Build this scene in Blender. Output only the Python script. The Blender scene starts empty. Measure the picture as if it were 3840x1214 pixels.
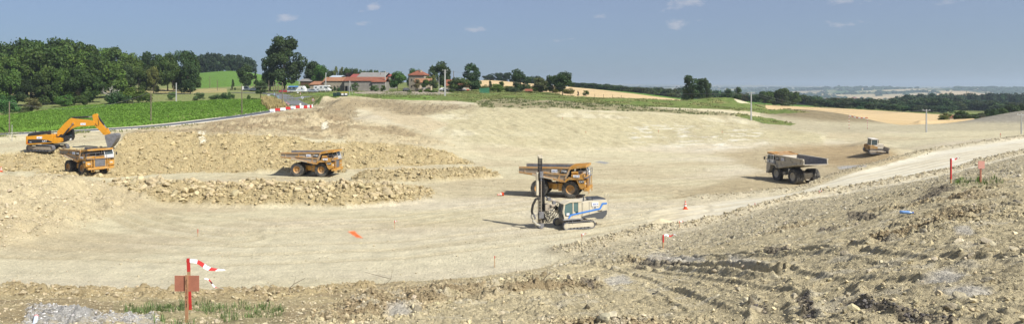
import bpy, bmesh, math, random
import numpy as np
from mathutils import Vector, Matrix, Euler
R = math.radians
random.seed(7); rng = np.random.default_rng(11)
COL = bpy.context.scene.collection
F = 2742.0; CAM = 13.7; HZ = 325.0           # focal length in photo pixels, camera height, eye-level row

# ------------------------------------------------------------------ world, sun, camera
SUN_EL = R(45); SUN_DIR = Vector((0.80, -0.60, 1.0)).normalized()
sc = bpy.context.scene
w = bpy.data.worlds.new("World"); sc.world = w; w.use_nodes = True
nt = w.node_tree; N = nt.nodes; L = nt.links
bg = N['Background']; bg.inputs[1].default_value = 0.050
sky = N.new('ShaderNodeTexSky'); sky.sky_type = 'NISHITA'; sky.sun_disc = False
sky.sun_elevation = SUN_EL; sky.sun_rotation = math.atan2(SUN_DIR.x, SUN_DIR.y)
sky.air_density = 1.0; sky.dust_density = 0.6; sky.ozone_density = 2.5; sky.altitude = 0
tc = N.new('ShaderNodeTexCoord')
# wispy small clouds, a function of direction
mp = N.new('ShaderNodeMapping'); mp.inputs['Scale'].default_value = (6, 6, 26); mp.inputs['Location'].default_value = (3.3, 1.7, 0.4)
n1 = N.new('ShaderNodeTexNoise'); n1.inputs['Scale'].default_value = 1.6; n1.inputs['Detail'].default_value = 7; n1.inputs['Roughness'].default_value = .6
rp = N.new('ShaderNodeMapRange'); rp.inputs[1].default_value = .56; rp.inputs[2].default_value = .80; rp.inputs[3].default_value = 0; rp.inputs[4].default_value = .30
L.new(tc.outputs['Generated'], mp.inputs[0]); L.new(mp.outputs[0], n1.inputs['Vector']); L.new(n1.outputs[0], rp.inputs[0])
mx = N.new('ShaderNodeMix'); mx.data_type = 'RGBA'; mx.inputs['B'].default_value = (10.4, 10.0, 10.3, 1)
hs = N.new('ShaderNodeHueSaturation'); hs.inputs['Saturation'].default_value = .9; hs.inputs['Value'].default_value = 1.0
L.new(sky.outputs[0], hs.inputs['Color'])
tn = N.new('ShaderNodeVectorMath'); tn.operation = 'MULTIPLY'; tn.inputs[1].default_value = (.295, .66, 1.14)   # summer haze tint of this air
L.new(hs.outputs[0], tn.inputs[0]); L.new(tn.outputs[0], mx.inputs['A'])
# a few separate cumulus puffs: soft ellipses in direction space, frayed by noise
def cloud(px, py, wpx, hpx, prev):
    u, v = (px-1920)/F, (HZ-py)/F
    d = Vector((u, 1, v)).normalized()
    vm = N.new('ShaderNodeVectorMath'); vm.operation = 'SUBTRACT'; vm.inputs[1].default_value = d
    L.new(tc.outputs['Generated'], vm.inputs[0])
    vs = N.new('ShaderNodeVectorMath'); vs.operation = 'MULTIPLY'; s = 2*F/wpx; vs.inputs[1].default_value = (s, s, 2*F/hpx)
    L.new(vm.outputs[0], vs.inputs[0])
    ln = N.new('ShaderNodeVectorMath'); ln.operation = 'LENGTH'; L.new(vs.outputs[0], ln.inputs[0])
    nn = N.new('ShaderNodeTexNoise'); nn.inputs['Scale'].default_value = 30; nn.inputs['Detail'].default_value = 6; nn.inputs['Roughness'].default_value = .62
    m2 = N.new('ShaderNodeVectorMath'); m2.operation = 'MULTIPLY'; m2.inputs[1].default_value = (1, 1, 2.2); L.new(tc.outputs['Generated'], m2.inputs[0])
    L.new(m2.outputs[0], nn.inputs['Vector'])
    ma = N.new('ShaderNodeMath'); ma.operation = 'MULTIPLY_ADD'; ma.inputs[1].default_value = -6.5; ma.inputs[2].default_value = 3.3; L.new(nn.outputs[0], ma.inputs[0])
    ad = N.new('ShaderNodeMath'); ad.operation = 'ADD'; L.new(ln.outputs['Value'], ad.inputs[0]); L.new(ma.outputs[0], ad.inputs[1])
    mr = N.new('ShaderNodeMapRange'); mr.interpolation_type = 'SMOOTHSTEP'; mr.inputs[1].default_value = -1.0; mr.inputs[2].default_value = 2.0; mr.inputs[3].default_value = 1; mr.inputs[4].default_value = 0
    L.new(ad.outputs[0], mr.inputs[0])
    mm = N.new('ShaderNodeMath'); mm.operation = 'MAXIMUM'; L.new(mr.outputs[0], mm.inputs[0])
    if prev: L.new(prev, mm.inputs[1])
    return mm.outputs[0]
prev = None
for c in [(2560, 14, 300, 62), (2545, 88, 170, 46), (3160, 6, 240, 44), (3190, 92, 170, 44), (3540, 8, 130, 62), (2240, 68, 90, 26), (1790, 112, 110, 34), (2070, 150, 150, 22), (1390, 22, 120, 44), (1350, 90, 90, 22), (1065, 66, 80, 26)]:
    prev = cloud(*c, prev)
sm = N.new('ShaderNodeMath'); sm.operation = 'MULTIPLY'; sm.inputs[1].default_value = .62; L.new(prev, sm.inputs[0])
mx0 = N.new('ShaderNodeMath'); mx0.operation = 'MAXIMUM'; L.new(sm.outputs[0], mx0.inputs[0]); L.new(rp.outputs[0], mx0.inputs[1])
L.new(mx0.outputs[0], mx.inputs['Factor']); L.new(mx.outputs['Result'], bg.inputs[0])

sl = bpy.data.lights.new("sun", 'SUN'); sl.energy = 4.7; sl.angle = R(.53); sl.color = (1, .955, .88)
so = bpy.data.objects.new("sun", sl); COL.objects.link(so); so.rotation_euler = SUN_DIR.to_track_quat('Z', 'Y').to_euler()
cd = bpy.data.cameras.new("camera"); cam = bpy.data.objects.new("camera", cd); COL.objects.link(cam)
cam.location = (0, 0, CAM); cam.rotation_euler = (R(90), 0, 0)
cd.sensor_width = 36; cd.lens = F/3840*36; cd.shift_y = -(607-HZ)/3840; cd.clip_start = .3; cd.clip_end = 60000
sc.camera = cam
sc.view_settings.view_transform = 'Standard'; sc.view_settings.look = 'None'; sc.view_settings.exposure = 0.47; sc.view_settings.gamma = 1
sc.render.engine = 'CYCLES'
sc.cycles.max_bounces = 5; sc.cycles.diffuse_bounces = 2; sc.cycles.volume_bounces = 0; sc.cycles.transparent_max_bounces = 8
sc.cycles.use_adaptive_sampling = True; sc.cycles.adaptive_threshold = 0.02

# ------------------------------------------------------------------ tagging
def tag(o, label=None, cat=None, group=None, kind=None):
    if label: o['label'] = label
    if cat: o['category'] = cat
    if group: o['group'] = group
    if kind: o['kind'] = kind
    return o
def empty(name, loc=(0, 0, 0), rz=0, label=None, cat=None, group=None, rot=None, scale=1):
    o = bpy.data.objects.new(name, None); COL.objects.link(o); o.location = loc
    o.rotation_euler = rot if rot else (0, 0, rz); o.scale = (scale,)*3; o.empty_display_size = .2
    return tag(o, label, cat, group)

# ------------------------------------------------------------------ materials
def mat(name, col, rough=.8, metal=0, spec=.3, var=0., vscale=2., bump=0., bscale=20., dust=0., dustcol=(.42, .36, .25), dscale=1.2, trans=0):
    m = bpy.data.materials.new(name); m.use_nodes = True; t = m.node_tree; p = t.nodes['Principled BSDF']
    p.inputs['Roughness'].default_value = rough; p.inputs['Metallic'].default_value = metal; p.inputs['Specular IOR Level'].default_value = spec
    c4 = (*col, 1)
    tcn = t.nodes.new('ShaderNodeTexCoord'); src = None
    if var:
        n = t.nodes.new('ShaderNodeTexNoise'); n.inputs['Scale'].default_value = vscale; n.inputs['Detail'].default_value = 6; n.inputs['Roughness'].default_value = .65
        t.links.new(tcn.outputs['Object'], n.inputs['Vector'])
        r = t.nodes.new('ShaderNodeMapRange'); r.inputs[1].default_value = .3; r.inputs[2].default_value = .7
        r.inputs[3].default_value = 1-var; r.inputs[4].default_value = 1+var; t.links.new(n.outputs[0], r.inputs[0])
        v = t.nodes.new('ShaderNodeVectorMath'); v.operation = 'SCALE'; v.inputs[0].default_value = col; t.links.new(r.outputs[0], v.inputs['Scale'])
        src = v.outputs[0]
    if dust:
        n = t.nodes.new('ShaderNodeTexNoise'); n.inputs['Scale'].default_value = dscale; n.inputs['Detail'].default_value = 8; n.inputs['Roughness'].default_value = .7
        t.links.new(tcn.outputs['Object'], n.inputs['Vector'])
        r = t.nodes.new('ShaderNodeMapRange'); r.inputs[1].default_value = .72-.5*dust; r.inputs[2].default_value = .95-.5*dust; t.links.new(n.outputs[0], r.inputs[0])
        r.inputs[4].default_value = min(1, .4+dust)
        k = t.nodes.new('ShaderNodeMix'); k.data_type = 'RGBA'; k.inputs['A'].default_value = c4; k.inputs['B'].default_value = (*dustcol, 1)
        if src: t.links.new(src, k.inputs['A'])
        t.links.new(r.outputs[0], k.inputs['Factor']); src = k.outputs['Result']
    if src: t.links.new(src, p.inputs['Base Color'])
    else: p.inputs['Base Color'].default_value = c4
    if bump:
        n = t.nodes.new('ShaderNodeTexNoise'); n.inputs['Scale'].default_value = bscale; n.inputs['Detail'].default_value = 6
        t.links.new(tcn.outputs['Object'], n.inputs['Vector'])
        b = t.nodes.new('ShaderNodeBump'); b.inputs['Strength'].default_value = 1; b.inputs['Distance'].default_value = bump
        t.links.new(n.outputs[0], b.inputs['Height']); t.links.new(b.outputs[0], p.inputs['Normal'])
    return m
def vcol_mat(name, rough=.95, bump1=(.05, 2.), bump2=(.02, 9.), var=.16, vs=(.6, 5.), spec=.1):
    """ground material: albedo attribute 'col' times procedural grain"""
    m = bpy.data.materials.new(name); m.use_nodes = True; t = m.node_tree; p = t.nodes['Principled BSDF']
    p.inputs['Roughness'].default_value = rough; p.inputs['Specular IOR Level'].default_value = spec
    a = t.nodes.new('ShaderNodeAttribute'); a.attribute_name = 'col'
    g = t.nodes.new('ShaderNodeTexCoord'); prev = a.outputs['Color']
    for s, vv in ((vs[0], var), (vs[1], var*1.1)):
        n = t.nodes.new('ShaderNodeTexNoise'); n.inputs['Scale'].default_value = s; n.inputs['Detail'].default_value = 8; n.inputs['Roughness'].default_value = .7
        t.links.new(g.outputs['Object'], n.inputs['Vector'])
        r = t.nodes.new('ShaderNodeMapRange'); r.inputs[1].default_value = .3; r.inputs[2].default_value = .7; r.inputs[3].default_value = 1-vv; r.inputs[4].default_value = 1+vv
        t.links.new(n.outputs[0], r.inputs[0])
        v = t.nodes.new('ShaderNodeVectorMath'); v.operation = 'SCALE'; t.links.new(prev, v.inputs[0]); t.links.new(r.outputs[0], v.inputs['Scale']); prev = v.outputs[0]
    t.links.new(prev, p.inputs['Base Color'])
    nrm = None
    for amp, s in (bump1, bump2)+(((.03, 22.),) if name == 'earth' else ()):
        n = t.nodes.new('ShaderNodeTexNoise'); n.inputs['Scale'].default_value = s; n.inputs['Detail'].default_value = 7; n.inputs['Roughness'].default_value = .65
        t.links.new(g.outputs['Object'], n.inputs['Vector'])
        b = t.nodes.new('ShaderNodeBump'); b.inputs['Distance'].default_value = amp; t.links.new(n.outputs[0], b.inputs['Height'])
        if nrm: t.links.new(nrm, b.inputs['Normal'])
        nrm = b.outputs[0]
    t.links.new(nrm, p.inputs['Normal'])
    return m

# ------------------------------------------------------------------ numpy noise
def _hash(ix, iy, s):
    h = (ix.astype(np.int64)*374761393 + iy.astype(np.int64)*668265263 + s*974711) & 0xffffffff
    h = ((h ^ (h >> 13))*1274126177) & 0xffffffff
    return ((h ^ (h >> 16)) & 0xffff).astype(np.float32)/65535.
def vnoise(x, y, s=0):
    xi = np.floor(x); yi = np.floor(y); fx = (x-xi).astype(np.float32); fy = (y-yi).astype(np.float32)
    fx = fx*fx*fx*(fx*(fx*6-15)+10); fy = fy*fy*fy*(fy*(fy*6-15)+10)
    a = _hash(xi, yi, s); b = _hash(xi+1, yi, s); c = _hash(xi, yi+1, s); d = _hash(xi+1, yi+1, s)
    return (a+(b-a)*fx)*(1-fy)+(c+(d-c)*fx)*fy      # 0..1
def fbm(x, y, o=4, s=0, g=.5):
    t = 0; a = 1; n = 0
    for k in range(o):
        t = t+a*vnoise(x*2**k*1.03+17.3*k, y*2**k*1.03-9.1*k, s+k); n += a; a *= g
    return t/n
def billow(x, y, o=4, s=0, g=.5):
    t = 0; a = 1; n = 0
    for k in range(o):
        t = t+a*np.abs(vnoise(x*2**k+5.3*k, y*2**k+3.1*k, s+k)*2-1); n += a; a *= g
    return t/n
def sstep(a, b, x):
    t = np.clip((x-a)/(b-a), 0, 1); return t*t*(3-2*t)

# ------------------------------------------------------------------ terrain: level lines read off the photo as (column, row, depth)
def P(x, py, Y): return (x, Y, CAM-(py-HZ)/F*Y)      # seen at row py
def Z(x, z, Y): return (x, Y, z)
LINES = [
 [Z(0, 12.2, 1.2), Z(3840, 12.2, 1.2)],
 [P(0, 1214, 13), P(1000, 1214, 13), P(1900, 1214, 12), P(2500, 1214, 12), P(3200, 1214, 8), P(3840, 1214, 6.5)],
 [P(0, 1066, 24), P(500, 1086, 24), P(1000, 1090, 25), P(1400, 1062, 26), P(1800, 1035, 28), P(2000, 1008, 30), P(2200, 992, 34), P(2500, 950, 45), P(2800, 870, 45), P(3200, 790, 40), P(3565, 687, 36), P(3840, 662, 35)],
 [Z(0, 0, 38), Z(1000, 0, 38), Z(1400, 0, 40), Z(1900, 0, 46), Z(2200, 0, 60), Z(2400, .1, 65.5), Z(2500, .3, 66.8), Z(2660, .6, 68.7), Z(2750, .9, 70.6), Z(2880, 1.5, 72.4), P(3000, 752, 75.5), P(3200, 722, 77), P(3565, 655, 81), P(3840, 580, 94), P(4500, 540, 100)],
 [Z(0, 0, 100), Z(1900, 0, 100), Z(2400, 0, 92), P(2700, 757, 85), P(3000, 722, 86), P(3200, 646, 95), P(3500, 572, 111), P(3840, 522, 122), P(4500, 500, 125)],
 [Z(0, .3, 112), Z(350, 0, 116), Z(1300, 0, 116), Z(1750, 0, 125), Z(1900, 0, 130), Z(2500, 0, 130), Z(2850, 0, 112), Z(3000, 0, 101), Z(3200, .8, 118), Z(3500, 2.6, 126), Z(3840, 4.7, 135)],
 [P(0, 572, 121), P(300, 562, 123), P(500, 508, 135), P(900, 503, 135), P(1200, 522, 137), P(1500, 548, 140), Z(1750, .6, 138), Z(2100, .3, 145), Z(2500, .3, 150), Z(3000, .5, 140), Z(3280, 1.1, 140), P(3565, 522, 147), P(3840, 505, 152)],
 [P(0, 520, 143), P(450, 492, 152), P(700, 472, 163), P(950, 437, 181), P(1050, 420, 190), P(1150, 411, 196), P(1300, 380, 218), P(1573, 386, 213), P(1713, 390, 210), P(1807, 403, 200), P(2100, 405, 198), P(2448, 423, 195), P(2743, 432, 198), P(2891, 468, 185), P(3121, 486, 180), P(3453, 480, 185), P(3840, 480, 190)],
 [P(0, 506, 146), P(450, 481, 158), P(700, 460, 169), P(950, 424, 188), P(1050, 408, 197), P(1150, 399, 204), P(1300, 368, 222), P(1573, 376, 220), P(1713, 380, 216), P(1807, 388, 208), P(2100, 392, 206), P(2448, 402, 204), P(2743, 412, 206), P(2891, 456, 195), P(3121, 482, 186), P(3453, 478, 192), P(3840, 478, 196)],
 [P(0, 430, 215), P(300, 402, 225), P(700, 384, 240), P(1000, 356, 270), P(1150, 350, 275), P(1300, 345, 275), P(1600, 348, 270), P(1900, 347, 270), P(2100, 360, 265), P(2448, 374, 270), P(2743, 388, 270), P(2891, 424, 250), P(3100, 452, 240), P(3290, 469, 232), P(3600, 472, 232), P(3840, 472, 236)],
 [P(0, 395, 250), P(500, 350, 300), P(700, 334, 350), P(850, 326, 365), P(1000, 322, 400), P(1300, 325, 420), P(1700, 318, 420), P(1800, 300, 450), P(1850, 301, 450), P(2227, 334, 430), P(2448, 361, 380), P(2596, 380, 330), P(2743, 381, 340), P(2900, 395, 420), P(3200, 409, 420), P(3500, 428, 400), P(3840, 440, 400)],
 [P(0, 330, 400), P(500, 300, 450), P(700, 277, 550), P(850, 263, 600), P(940, 269, 600), P(1000, 284, 600), P(1100, 302, 600), P(1300, 313, 600), P(1800, 302, 620), P(2000, 318, 600), P(2160, 330, 560), P(2375, 346, 520), P(2550, 369, 430), P(2743, 374, 460), P(2900, 390, 480), P(3200, 398, 600), P(3500, 412, 560), P(3840, 418, 560)],
 [Z(0, 18, 720), Z(1000, 18, 720), Z(1300, 12, 720), Z(1800, 8, 720), Z(2150, 3, 720), Z(2500, -5, 720), Z(3000, -10, 720), Z(3840, -13, 720)],
 [Z(0, 16, 1200), Z(1000, 16, 1200), Z(1300, 8, 1200), Z(1800, -2, 1200), Z(2150, -16, 1200), Z(3840, -26, 1200)],
 [Z(0, -36, 3000), Z(3840, -40, 3000)],
 [Z(0, -20, 6000), Z(3840, -22, 6000)],
 [Z(0, 20, 11500), Z(2100, 62, 11500), Z(2500, 30, 11500), Z(3000, 16, 11500), Z(3840, 10, 11500)],
 [Z(0, 60, 16000), Z(2150, 90, 16000), Z(2500, 55, 16000), Z(2700, 62, 16000), Z(3100, 20, 16000), Z(3840, 18, 16000)],
]
U0, U1, NU = -.86, .86, 1320
us = np.linspace(U0, U1, NU)
def seg(a, b, r): return np.exp(np.linspace(math.log(a), math.log(b), int(math.log(b/a)/r), endpoint=False))
ys = np.concatenate([seg(1.2, 5, .035), seg(5, 62, .0036), seg(62, 260, .0042), seg(260, 700, .007), seg(700, 15900, .018), [15900.]])
NY = len(ys)
pxs = 1920+F*us
ly = np.zeros((len(LINES), NU)); lz = np.zeros((len(LINES), NU))
for k, ln in enumerate(LINES):
    a = np.array(ln); xs = a[:, 0]
    ly[k] = np.interp(pxs, xs, a[:, 1]); lz[k] = np.interp(pxs, xs, a[:, 2])
H0 = np.zeros((NY, NU))
for j in range(NU):
    H0[:, j] = np.interp(ys, ly[:, j], lz[:, j])
# soften the creases between level lines a little
def blur(a, n, ax):
    for _ in range(n):
        b = a.copy(); s = [slice(None)]*2; s0 = s[:]; s1 = s[:]; s2 = s[:]
        s0[ax] = slice(1, -1); s1[ax] = slice(0, -2); s2[ax] = slice(2, None)
        b[tuple(s0)] = .5*a[tuple(s0)]+.25*(a[tuple(s1)]+a[tuple(s2)]); a = b
    return a
H0 = blur(blur(H0, 14, 0), 60, 1)
U, Yg = np.meshgrid(us, ys); X = U*Yg
PX = 1920+F*U+0*Yg
def rows(H): return HZ+(CAM-H)*F/Yg
def gbump(px, Y, rx, ry, h, rot=0, p=2):
    cx = (px-1920)/F*Y; dx = X-cx; dy = Yg-Y
    a = dx*math.cos(rot)+dy*math.sin(rot); b = -dx*math.sin(rot)+dy*math.cos(rot)
    return h*np.exp(-((np.abs(a)/rx)**p+(np.abs(b)/ry)**p))
def world(px, Y): return ((px-1920)/F*Y, Y)
def polydist(pts, arrX=None, arrY=None):
    """distance to a polyline and the fraction along it"""
    ax = X if arrX is None else arrX; ay = Yg if arrY is None else arrY
    best = np.full(ax.shape, 1e9, dtype=np.float32)
    for (x0, y0), (x1, y1) in zip(pts, pts[1:]):
        dx, dy = x1-x0, y1-y0; t = np.clip(((ax-x0)*dx+(ay-y0)*dy)/(dx*dx+dy*dy+1e-9), 0, 1)
        best = np.minimum(best, np.hypot(ax-x0-t*dx, ay-y0-t*dy))
    return best
WX = X+3*(fbm(X*.12, Yg*.12, 3, 3)-.5); WY = Yg+3*(fbm(X*.12, Yg*.12, 3, 9)-.5)
def ridge(pts, wdt, h, warp=True):
    d = polydist([world(*p) for p in pts], WX if warp else None, WY if warp else None)
    return h*np.exp(-(d/wdt)**2*1.2)
near = Yg < 300
# windrow of blasted rock on the quarry floor, upper muck heap, crumbled bank at the left, berms
WIND = [(400, 94), (560, 90.5), (700, 89.5), (900, 88.5), (1100, 88), (1300, 88.5), (1480, 90.5), (1640, 93)]
dW = polydist([world(*p) for p in WIND], WX, WY)
fr = np.interp(PX, [330, 470, 700, 1000, 1280, 1480, 1680], [0, .55, .9, 1, .8, .5, .0])
windrow = fr*2.1*np.clip(1-(dW/(5.2+2.6*fbm(X*.09, Yg*.02, 3, 44)))**2, 0, 1)**.8*(.62+.8*fbm(X*.16, Yg*.2, 3, 45))
H1 = H0+windrow
SMALLHEAP = [(1420, 107), (1600, 108), (1790, 112)]
dS = polydist([world(*p) for p in SMALLHEAP], WX, WY); sheap = 1.3*np.clip(1-(dS/4.5)**2, 0, 1)
H1 += sheap
lbank = gbump(-20, 74, 9.5, 15, 3.4, 0, 3)*(.75+.5*fbm(X*.15, Yg*.15, 3, 5)); H1 += lbank
H1 += ridge([(-200, 105), (120, 106), (330, 110)], 5, 1.2)
bermN = ridge([(2160, 60), (2290, 64), (2420, 67), (2550, 67.5), (2660, 69), (2750, 70.8), (2880, 72.6), (3000, 75.5), (3200, 76.8), (3565, 80), (3840, 92), (4200, 97)], 1.8, .7); H1 += bermN
bermF = ridge([(2640, 88), (2700, 87.5), (3000, 87.5), (3200, 97), (3500, 113), (3840, 125)], 1.8, .55); H1 += bermF
H1 += gbump(2475, 69.5, 2.1, 1.3, 1.0, .1, 1.4)            # sand heap
H1 += gbump(1290, 205, 7, 6, 2.2)+gbump(1222, 200, 3, 4, 2.4)      # soil lumps beside the gully
H1 += gbump(1212, 214, 4.0, 4, 1.8)+gbump(1285, 222, 7, 3, 1.2)
H1 -= gbump(1265, 175, 4, 18, 1.4, -.1)
H1 += gbump(3070, 214, 16, 13, 3.5, 0, 2.6)           # dome-shaped spoil mound
H1 += gbump(3950, 224, 23, 12, 5.4, 0, 2.2)           # grey spoil heap at the right edge
H1 += gbump(2740, 240, 14, 9, 2.6)+gbump(2400, 232, 20, 10, 1.2)
H1 += gbump(3305, 128, 5.5, 3.4, 1.5, -.2)+gbump(3255, 148, 3.0, 2.5, 1.2)   # soil pushed up by the dozer
H1 += ridge([(3440, 236), (3560, 238), (3640, 238)], 2.2, 1.3)
H1 += gbump(3600, 3700, 420, 600, 20)+gbump(3760, 4300, 700, 700, 26)+gbump(3240, 5200, 480, 700, 26)+gbump(3000, 6500, 500, 800, 12)
H1 += gbump(2540, 7000, 700, 900, 16)
H1 += np.where(Yg > 900, (fbm(X*.0009, Yg*.0009, 3, 21)-.5)*30*sstep(900, 2500, Yg), 0)
PY = rows(H1)
def pm(pts, feather=6, y0=0, y1=1e9, warp=8):
    """soft mask of a polygon given in photo columns/rows, limited to the depths y0..y1"""
    pts = np.array(pts, float); out = np.zeros(PX.shape, np.float32)
    m = (PX > pts[:, 0].min()-feather-warp) & (PX < pts[:, 0].max()+feather+warp) & (PY > pts[:, 1].min()-feather-warp) & (PY < pts[:, 1].max()+feather+warp) & (Yg >= y0) & (Yg <= y1)
    x = PX[m]; y = PY[m]
    if warp:
        wx, wy = X[m], Yg[m]; s = F/wy
        x = x+warp*2*(fbm(wx*.35, wy*.35, 4, 31)-.5); y = y+warp*.8*(fbm(wx*.35, wy*.35, 4, 37)-.5)
    ins = np.zeros(x.shape, bool); d = np.full(x.shape, 1e9)
    n = len(pts)
    for i in range(n):
        (x0, y0_), (x1, y1_) = pts[i], pts[(i+1) % n]
        c = ((y0_ > y) != (y1_ > y)) & (x < (x1-x0)*(y-y0_)/((y1_-y0_) or 1e-9)+x0); ins ^= c
        dx, dy = x1-x0, y1_-y0_; t = np.clip(((x-x0)*dx+(y-y0_)*dy)/(dx*dx+dy*dy+1e-9), 0, 1)
        d = np.minimum(d, np.hypot(x-x0-t*dx, y-y0_-t*dy))
    sd = np.where(ins, d, -d); out[m] = sstep(-feather, feather, sd); return out
# ------------------------------------------------------------------ where each kind of ground lies
m_shelf = pm([(-900, 1060), (0, 1075), (500, 1092), (1000, 1096), (1400, 1066), (1800, 1040), (2000, 1010), (2046, 1004), (2250, 992), (2450, 965), (2600, 930), (2850, 880), (3100, 810), (3300, 745), (3560, 694), (3840, 664), (4700, 640), (4700, 2600), (-900, 2600)], 6, 0, 60, 14)
m_right = pm([(1350, 1090), (1800, 1040), (2046, 1002), (2250, 990), (2450, 962), (2600, 928), (2850, 875), (3100, 806), (3300, 740), (3560, 690), (3840, 660), (4700, 640), (4700, 2600), (1250, 2600), (1150, 1214)], 30, 0, 60, 30)
m_gravel = pm([(2030, 1004), (2150, 935), (2330, 905), (2550, 874), (2660, 848), (2750, 820), (2880, 786), (3000, 750), (3200, 715), (3565, 645), (3840, 570), (4700, 560), (4700, 665), (3840, 668), (3560, 696), (3300, 748), (3100, 815), (2850, 885), (2600, 935), (2450, 968), (2250, 996)], 8, 25, 110, 12)
m_crest = pm([(-900, 1060), (0, 1075), (500, 1092), (1000, 1096), (1400, 1066), (1400, 1085), (1000, 1125), (500, 1125), (0, 1110), (-900, 1100)], 8, 0, 27, 8)
m_lbank = sstep(.25, 1.1, lbank)
m_wind = np.maximum(sstep(.12, .6, windrow), sstep(.12, .5, sheap)).astype(np.float32)
m_muck = pm([(-300, 640), (40, 570), (430, 560), (480, 505), (700, 498), (1100, 515), (1180, 540), (1340, 530), (1480, 536), (1620, 560), (1760, 602), (1780, 612), (1690, 612), (1300, 630), (1290, 646), (700, 646), (400, 660), (120, 640), (0, 640), (-300, 650)], 5, 104, 150, 8)
m_bench = pm([(470, 500), (740, 420), (960, 425), (1200, 412), (1330, 450), (1480, 470), (1700, 545), (1400, 530), (1200, 520), (900, 500)], 10, 118, 200, 12)
m_road = pm([(2480, 866), (2560, 856), (2660, 836), (2750, 810), (2880, 776), (3000, 750), (3200, 722), (3565, 655), (3840, 580), (4700, 560), (4700, 490), (3840, 522), (3500, 572), (3200, 648), (3000, 722), (2700, 757), (2540, 778), (2440, 795), (2420, 850)], 5, 60, 150, 5)
m_cut = pm([(1520, 470), (1640, 420), (1780, 402), (2100, 406), (2448, 424), (2743, 434), (2900, 470), (3100, 500), (3080, 540), (2700, 535), (2200, 560), (1800, 545)], 14, 140, 215, 14)
m_tan = pm([(2680, 575), (2900, 545), (3150, 540), (3290, 525), (3420, 600), (3200, 640), (2990, 715), (2780, 730), (2500, 785), (2380, 780), (2640, 700), (2860, 640)], 16, 88, 165, 20)
m_dozer = pm([(2900, 555), (3150, 545), (3290, 540), (3380, 600), (3230, 630), (3100, 620), (2960, 600)], 14, 100, 160, 18)
m_soil = pm([(1165, 410), (1180, 375), (1300, 366), (1460, 376), (1573, 386), (1713, 390), (1790, 404), (1640, 425), (1560, 440), (1430, 410), (1340, 400), (1340, 440), (1280, 450), (1210, 430)], 14, 185, 260, 26)
m_soil2 = pm([(1780, 378), (1900, 370), (2110, 380), (2400, 400), (2600, 416), (2760, 428), (2743, 436), (2448, 426), (2100, 407), (1800, 404)], 4, 196, 262, 10)
m_sand = sstep(.25, .7, gbump(2475, 69.5, 2.1, 1.3, 1.0, .1, 1.4)).astype(np.float32)
m_grav2 = pm([(100, 1166), (190, 1154), (380, 1190), (590, 1194), (620, 1240), (70, 1240)], 12, 0, 16, 34)
m_dark = np.zeros(PX.shape, np.float32)
for poly in ([(3170, 828), (3180, 800), (3240, 798), (3300, 812), (3290, 826)], [(3065, 872), (3080, 852), (3150, 850), (3140, 868)],
             [(3145, 1118), (3230, 1108), (3330, 1140), (3470, 1176), (3600, 1208), (3580, 1230), (3440, 1206), (3300, 1170)], [(2985, 1100), (3040, 1096), (3055, 1190), (3010, 1195)],
             [(2360, 1005), (2400, 986), (2590, 992), (2560, 1010)], [(2870, 940), (2960, 930), (2990, 948), (2900, 958)], [(2160, 1052), (2220, 1048), (2230, 1086), (2190, 1080)],
             [(3400, 760), (3520, 700), (3600, 700), (3500, 735)], [(2800, 1130), (2870, 1135), (2880, 1170), (2810, 1160)]):
    m_dark = np.maximum(m_dark, pm(poly, 5, 0, 60, 22))
m_pale = np.zeros(PX.shape, np.float32)
for poly in ([(2430, 985), (2440, 955), (2640, 962), (2650, 985)], [(2720, 1000), (2740, 962), (2850, 975), (2840, 1000)], [(3500, 1080), (3640, 1060), (3760, 1090), (3600, 1120)],
             [(3440, 1050), (3560, 1000), (3640, 1020), (3560, 1060)], [(2250, 1050), (2330, 1030), (2380, 1060), (2290, 1075)], [(3560, 860), (3620, 850), (3640, 880), (3570, 880)], [(1440, 1150), (1500, 1135), (1560, 1160), (1480, 1185)]):
    m_pale = np.maximum(m_pale, pm(poly, 12, 0, 60, 25))
m_grassy = np.zeros(PX.shape, np.float32)                          # weeds near the camera
for poly in ([(420, 1150), (600, 1128), (760, 1125), (900, 1140), (1060, 1150), (1090, 1240), (620, 1240), (440, 1190)], [(3555, 693), (3600, 678), (3760, 676), (3745, 700), (3580, 706)]):
    m_grassy = np.maximum(m_grassy, pm(poly, 10, 0, 45, 14))
# classes
cls = np.zeros(PX.shape, np.int8)
field_near = np.interp(PX, [0, 350, 700, 860, 1000], [152.5, 160.5, 172, 181, 190]); field_far = np.interp(PX, [0, 110, 300, 700, 860], [200, 208, 224, 236, 240])
wob = 3*(fbm(X*.08, Yg*.08, 3, 50)-.5)
cls[(PX < 1010-(Yg-190)*.6) & (Yg > field_near+wob) & (Yg < field_far+wob*2)] = 1
lin = lambda k: np.broadcast_to(ly[k], PX.shape)
I0, I1, J, K = lin(8), lin(9), lin(10), lin(11)
grass = (Yg > I0+wob*.5+1) & (cls == 0) & (Yg < J) & (m_soil < .5) & (m_soil2 < .6)
cls[grass] = 3
cls[(Yg < I1) & (PX < 1060) & (Yg < field_near) & (Yg > 100) & (cls == 3)] = 0
cls[(Yg > J) & (Yg <= K*1.0)] = 3
wheat = (Yg >= I1+wob+30*sstep(2150, 2060, PX)) & (Yg < J+wob) & (((PX > 1740) & (PX < 2640)) | (PX > 2870)); cls[wheat & (Yg < 600)] = 2
cls[(Yg > J+wob) & (Yg < K) & (PX > 2140) & (PX < 3060)] = 1       # maize strip beyond the wheat
bare = (PX > 2770+wob*14) & (Yg <= I1+wob) & (Yg > 180)
wedge = np.maximum(pm([(2600, 400), (2760, 424), (2900, 446), (2985, 466), (2960, 472), (2860, 464), (2743, 433), (2600, 430)], 2, 180, 300, 5), pm([(2600, 380), (2880, 392), (2930, 408), (3050, 424), (2880, 428), (2800, 416), (2600, 412)], 2, 200, 300, 6))
cls[bare & (wedge < .5)] = 0; cls[bare & (wedge >= .5)] = 3
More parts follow.
